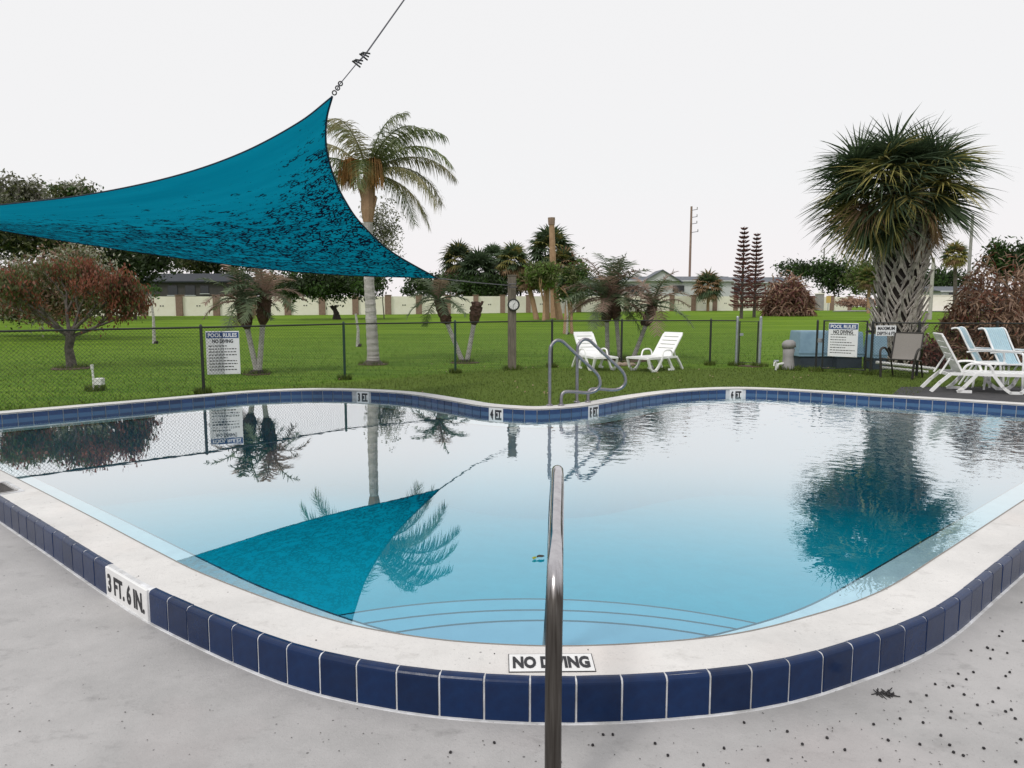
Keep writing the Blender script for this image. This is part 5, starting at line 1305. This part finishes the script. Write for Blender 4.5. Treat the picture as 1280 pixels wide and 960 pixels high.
house('pale home with grey roof between fan palm and Norfolk pines', 905, 985, 353, 345, 108, 'house_pale', 'roof_grey', 9, None, ((918, 14, 358, 366), (968, 10, 358, 366)))
house('white home glimpsed between big palm and brown bush', 1176, 1240, 364, 357, 100, 'house_pale', 'roof_grey', 9, None, ((1190, 8, 366, 372),))

def pole(label, x, top, Y, r_, arms=(), matn='pole_wood', lean=0):
    bz = zg(0, Y); h_ = Z(top, Y) - bz; t = thing('utility_pole', label, 'utility pole', (X(x, Y), Y, bz), 0, 'poles beyond the wall')
    MB().tube([(0, 0, -.2), (lean, 0, h_)], [r_ * 1.3, r_], 8).obj('shaft', matn, t)
    for (dy, s, ln) in arms:
        MB().tube([(lean, 0, h_ - dy), (lean + s * ln, 0, h_ - dy + .15)], .05, 5).obj('crossarm', 'steel_old', t)
        MB().tube([(lean + s * ln, 0, h_ - dy + .1), (lean + s * ln, 0, h_ - dy + .5)], .07, 5).obj('insulator', 'filter_grey', t)
    return t
pole('tall utility pole with short side arms above the pale homes', 861, 258, 112, .16, ((.6, 1, .9), (1.7, 1, .9), (2.7, 1, .9), (4, 1, 1.1)))
pole('thin distant pole above the trees left of the big palm', 1027, 310, 120, .12, ((.8, -1, .5),), 'filter_grey')
pole('pale pole emerging below the right side of the big palm crown', 1208, 268, 60, .11, (), 'filter_grey')
pole('pale slender pole just right of the big palm trunk', 1163, 322, 60, .13, (), 'palm_trunk_pale')
# ------------------------------------------------------------------ litter on the deck
def berry(seed):
    rr = random.Random(seed); bm = bmesh.new(); bmesh.ops.create_icosphere(bm, subdivisions=1, radius=.0056)
    for v in bm.verts: v.co *= rr.uniform(.8, 1.15)
    me = bpy.data.meshes.new('berry'); bm.to_mesh(me); bm.free(); me.materials.append(MATS['berry_black']); return me
BM_ = [berry(i) for i in range(4)]
BP = [(563, 940), (741, 931), (754, 918), (766, 918), (819, 929), (835, 944), (879, 956), (984, 914), (1034, 922), (1125, 898), (1138, 877), (1154, 903), (1188, 897), (1189, 889), (1176, 919), (1187, 931), (1192, 940), (1204, 944), (1222, 881), (1225, 904), (1241, 877), (1257, 889), (1264, 887), (1269, 898), (1276, 924), (1186, 859), (1191, 857), (1208, 849), (1217, 840), (1198, 842), (1214, 813), (1238, 823), (1234, 809), (1235, 810), (1241, 812), (1249, 795), (1253, 789), (1259, 816), (1262, 840), (1257, 845), (1279, 801), (1277, 753), (1158, 869), (1169, 855), (1056, 937), (1092, 905), (930, 903), (1003, 930), (1110, 925), (700, 952), (618, 928), (1150, 930), (905, 935), (1270, 952), (1230, 935), (1248, 860), (1205, 868), (1100, 950), (960, 950)]
for i, (x, y) in enumerate(BP):
    p = gp(x, y, .004); o = link('berry', BM_[i % 4], None, tuple(p), (rnd.random() * 3, rnd.random() * 3, 0), group='black berries scattered on the deck', label='tiny round black berry fallen on the pale concrete deck', category='berry')
for i, (x, y) in enumerate([(173, 720), (1050, 744), (735, 812), (618, 817), (395, 800)]):
    p = gp(x, y, COP + .002); o = link('berry', BM_[i % 4], None, tuple(p), None, group='specks on the coping', label='tiny dark seed on the pale coping ' + ['behind the 3 FT. 6 IN. marker', 'by the right bend of the pool', 'just right of the handrail', 'just left of the NO DIVING plate', 'beside the sail reflection'][i], category='seed'); o.scale = (.5, .5, .4)
cl = thing('twig_litter', 'small clump of black twigs and berries against the outer tiles', 'debris', tuple(gp(1104, 868, 0)))
m = MB(); rr = random.Random(2)
for i in range(16):
    a = rr.uniform(0, PI); p = Vector((rr.uniform(-.03, .03), rr.uniform(-.018, .018), .004)); d = Vector((math.cos(a), math.sin(a), rr.uniform(0, .4))) * rr.uniform(.01, .028); m.tube([p - d, p + d], .0022, 4)
m.obj('twigs', 'berry_black', cl)
for i in range(5): link('berry', BM_[i % 4], cl, (rr.uniform(-.025, .03), rr.uniform(-.015, .015), .006))
m = MB(); rr = random.Random(9)
for i in range(190):
    x = rr.uniform(0, 1280); y = rr.uniform(880, 958); p = gp(x, y, .003) if rr.random() < .6 else gp(rr.uniform(900, 1280), rr.uniform(830, 955), .003)
    if inside(p.x, p.y, DOX[::2]) : continue
    a = rr.uniform(0, PI); q = rr.uniform(.001, .0028); u = Vector((math.cos(a), math.sin(a), .1)) * q * rr.uniform(1, 2); v = Vector((-math.sin(a), math.cos(a), .0)) * q
    m.quad(p - u, p - v, p + u, p + v)
m.obj('grit', 'bark_dark', kind='stuff', label='fine dark grit and crumbs scattered over the deck concrete', category='grit')
# floating leaf
fl = thing('floating_leaf', 'curled black and yellow leaf floating on the water beside the handrail', 'leaf', tuple(gp(673, 698, WAT + .004)))
def leafshape(cx, cy, L, w_, a, z=.0):
    m = MB(); n = 10; pts = []
    for i in range(n + 1):
        t = i / n; ww = w_ * math.sin(PI * t) ** .7; pts.append((t * L - L / 2, ww))
    ca, sa = math.cos(a), math.sin(a); tr_ = lambda x, y, zz: Vector((cx + x * ca - y * sa, cy + x * sa + y * ca, zz))
    for (x0, w0), (x1, w1) in zip(pts[:-1], pts[1:]):
        m.quad(tr_(x0, -w0, z + .006), tr_(x1, -w1, z + .006), tr_(x1, 0, z), tr_(x0, 0, z)); m.quad(tr_(x0, 0, z), tr_(x1, 0, z), tr_(x1, w1, z + .006), tr_(x0, w0, z + .006))
    return m
mat('leaf_black', (.02, .018, .01), .5); mat('leaf_yellow', (.30, .34, .04), .5)
leafshape(.012, .01, .045, .020, .3, .004).obj('dark_leaf', 'leaf_black', fl); leafshape(-.022, -.004, .04, .013, 1.3).obj('yellow_leaf', 'leaf_yellow', fl)

# soil and stones at the palm feet
mat('mulch', (.12, .08, .05), .95, var=(.06, .04, .025), scale=20, bump=.5)
mat('stone_pink', (.36, .28, .22), .9, var=(.25, .2, .16), scale=10)
m = MB()
for (x, Y, r_) in ((786, 18.4, .55), (768, 18.9, .45), (580, 17.8, .35), (466, 17.3, .4), (320, 14.8, .3), (89, 16.2, .5), (940, 16.75, .3)):
    c = (X(x, Y, 440), Y); ring_ = [(c[0] + math.cos(g) * r_ * rnd.uniform(.8, 1.15), c[1] + math.sin(g) * r_ * rnd.uniform(.7, 1)) for g in [i * PI / 9 for i in range(18)]]
    m.prism(ring_, -.02, .012)
m.obj('bare_soil', 'mulch', kind='stuff', label='bare mulch patches round the palm feet', category='soil')
for i, (x, Y) in enumerate(((774, 16.9), (781, 16.85), (789, 16.85))):
    m = MB(); bm = bmesh.new(); bmesh.ops.create_icosphere(bm, subdivisions=2, radius=.08)
    for v in bm.verts: v.co = Vector((v.co.x * 1.4, v.co.y, v.co.z * .7)) * rnd.uniform(.9, 1.1)
    me = bpy.data.meshes.new('edging_stone'); bm.to_mesh(me); bm.free(); me.materials.append(MATS['stone_pink'])
    link('edging_stone', me, None, (X(x, Y, 440), Y, .03), None, group='edging stones under the fence', label=['left', 'middle', 'right'][i] + ' of three rounded tan stones under the fence between the two loungers', category='stone')
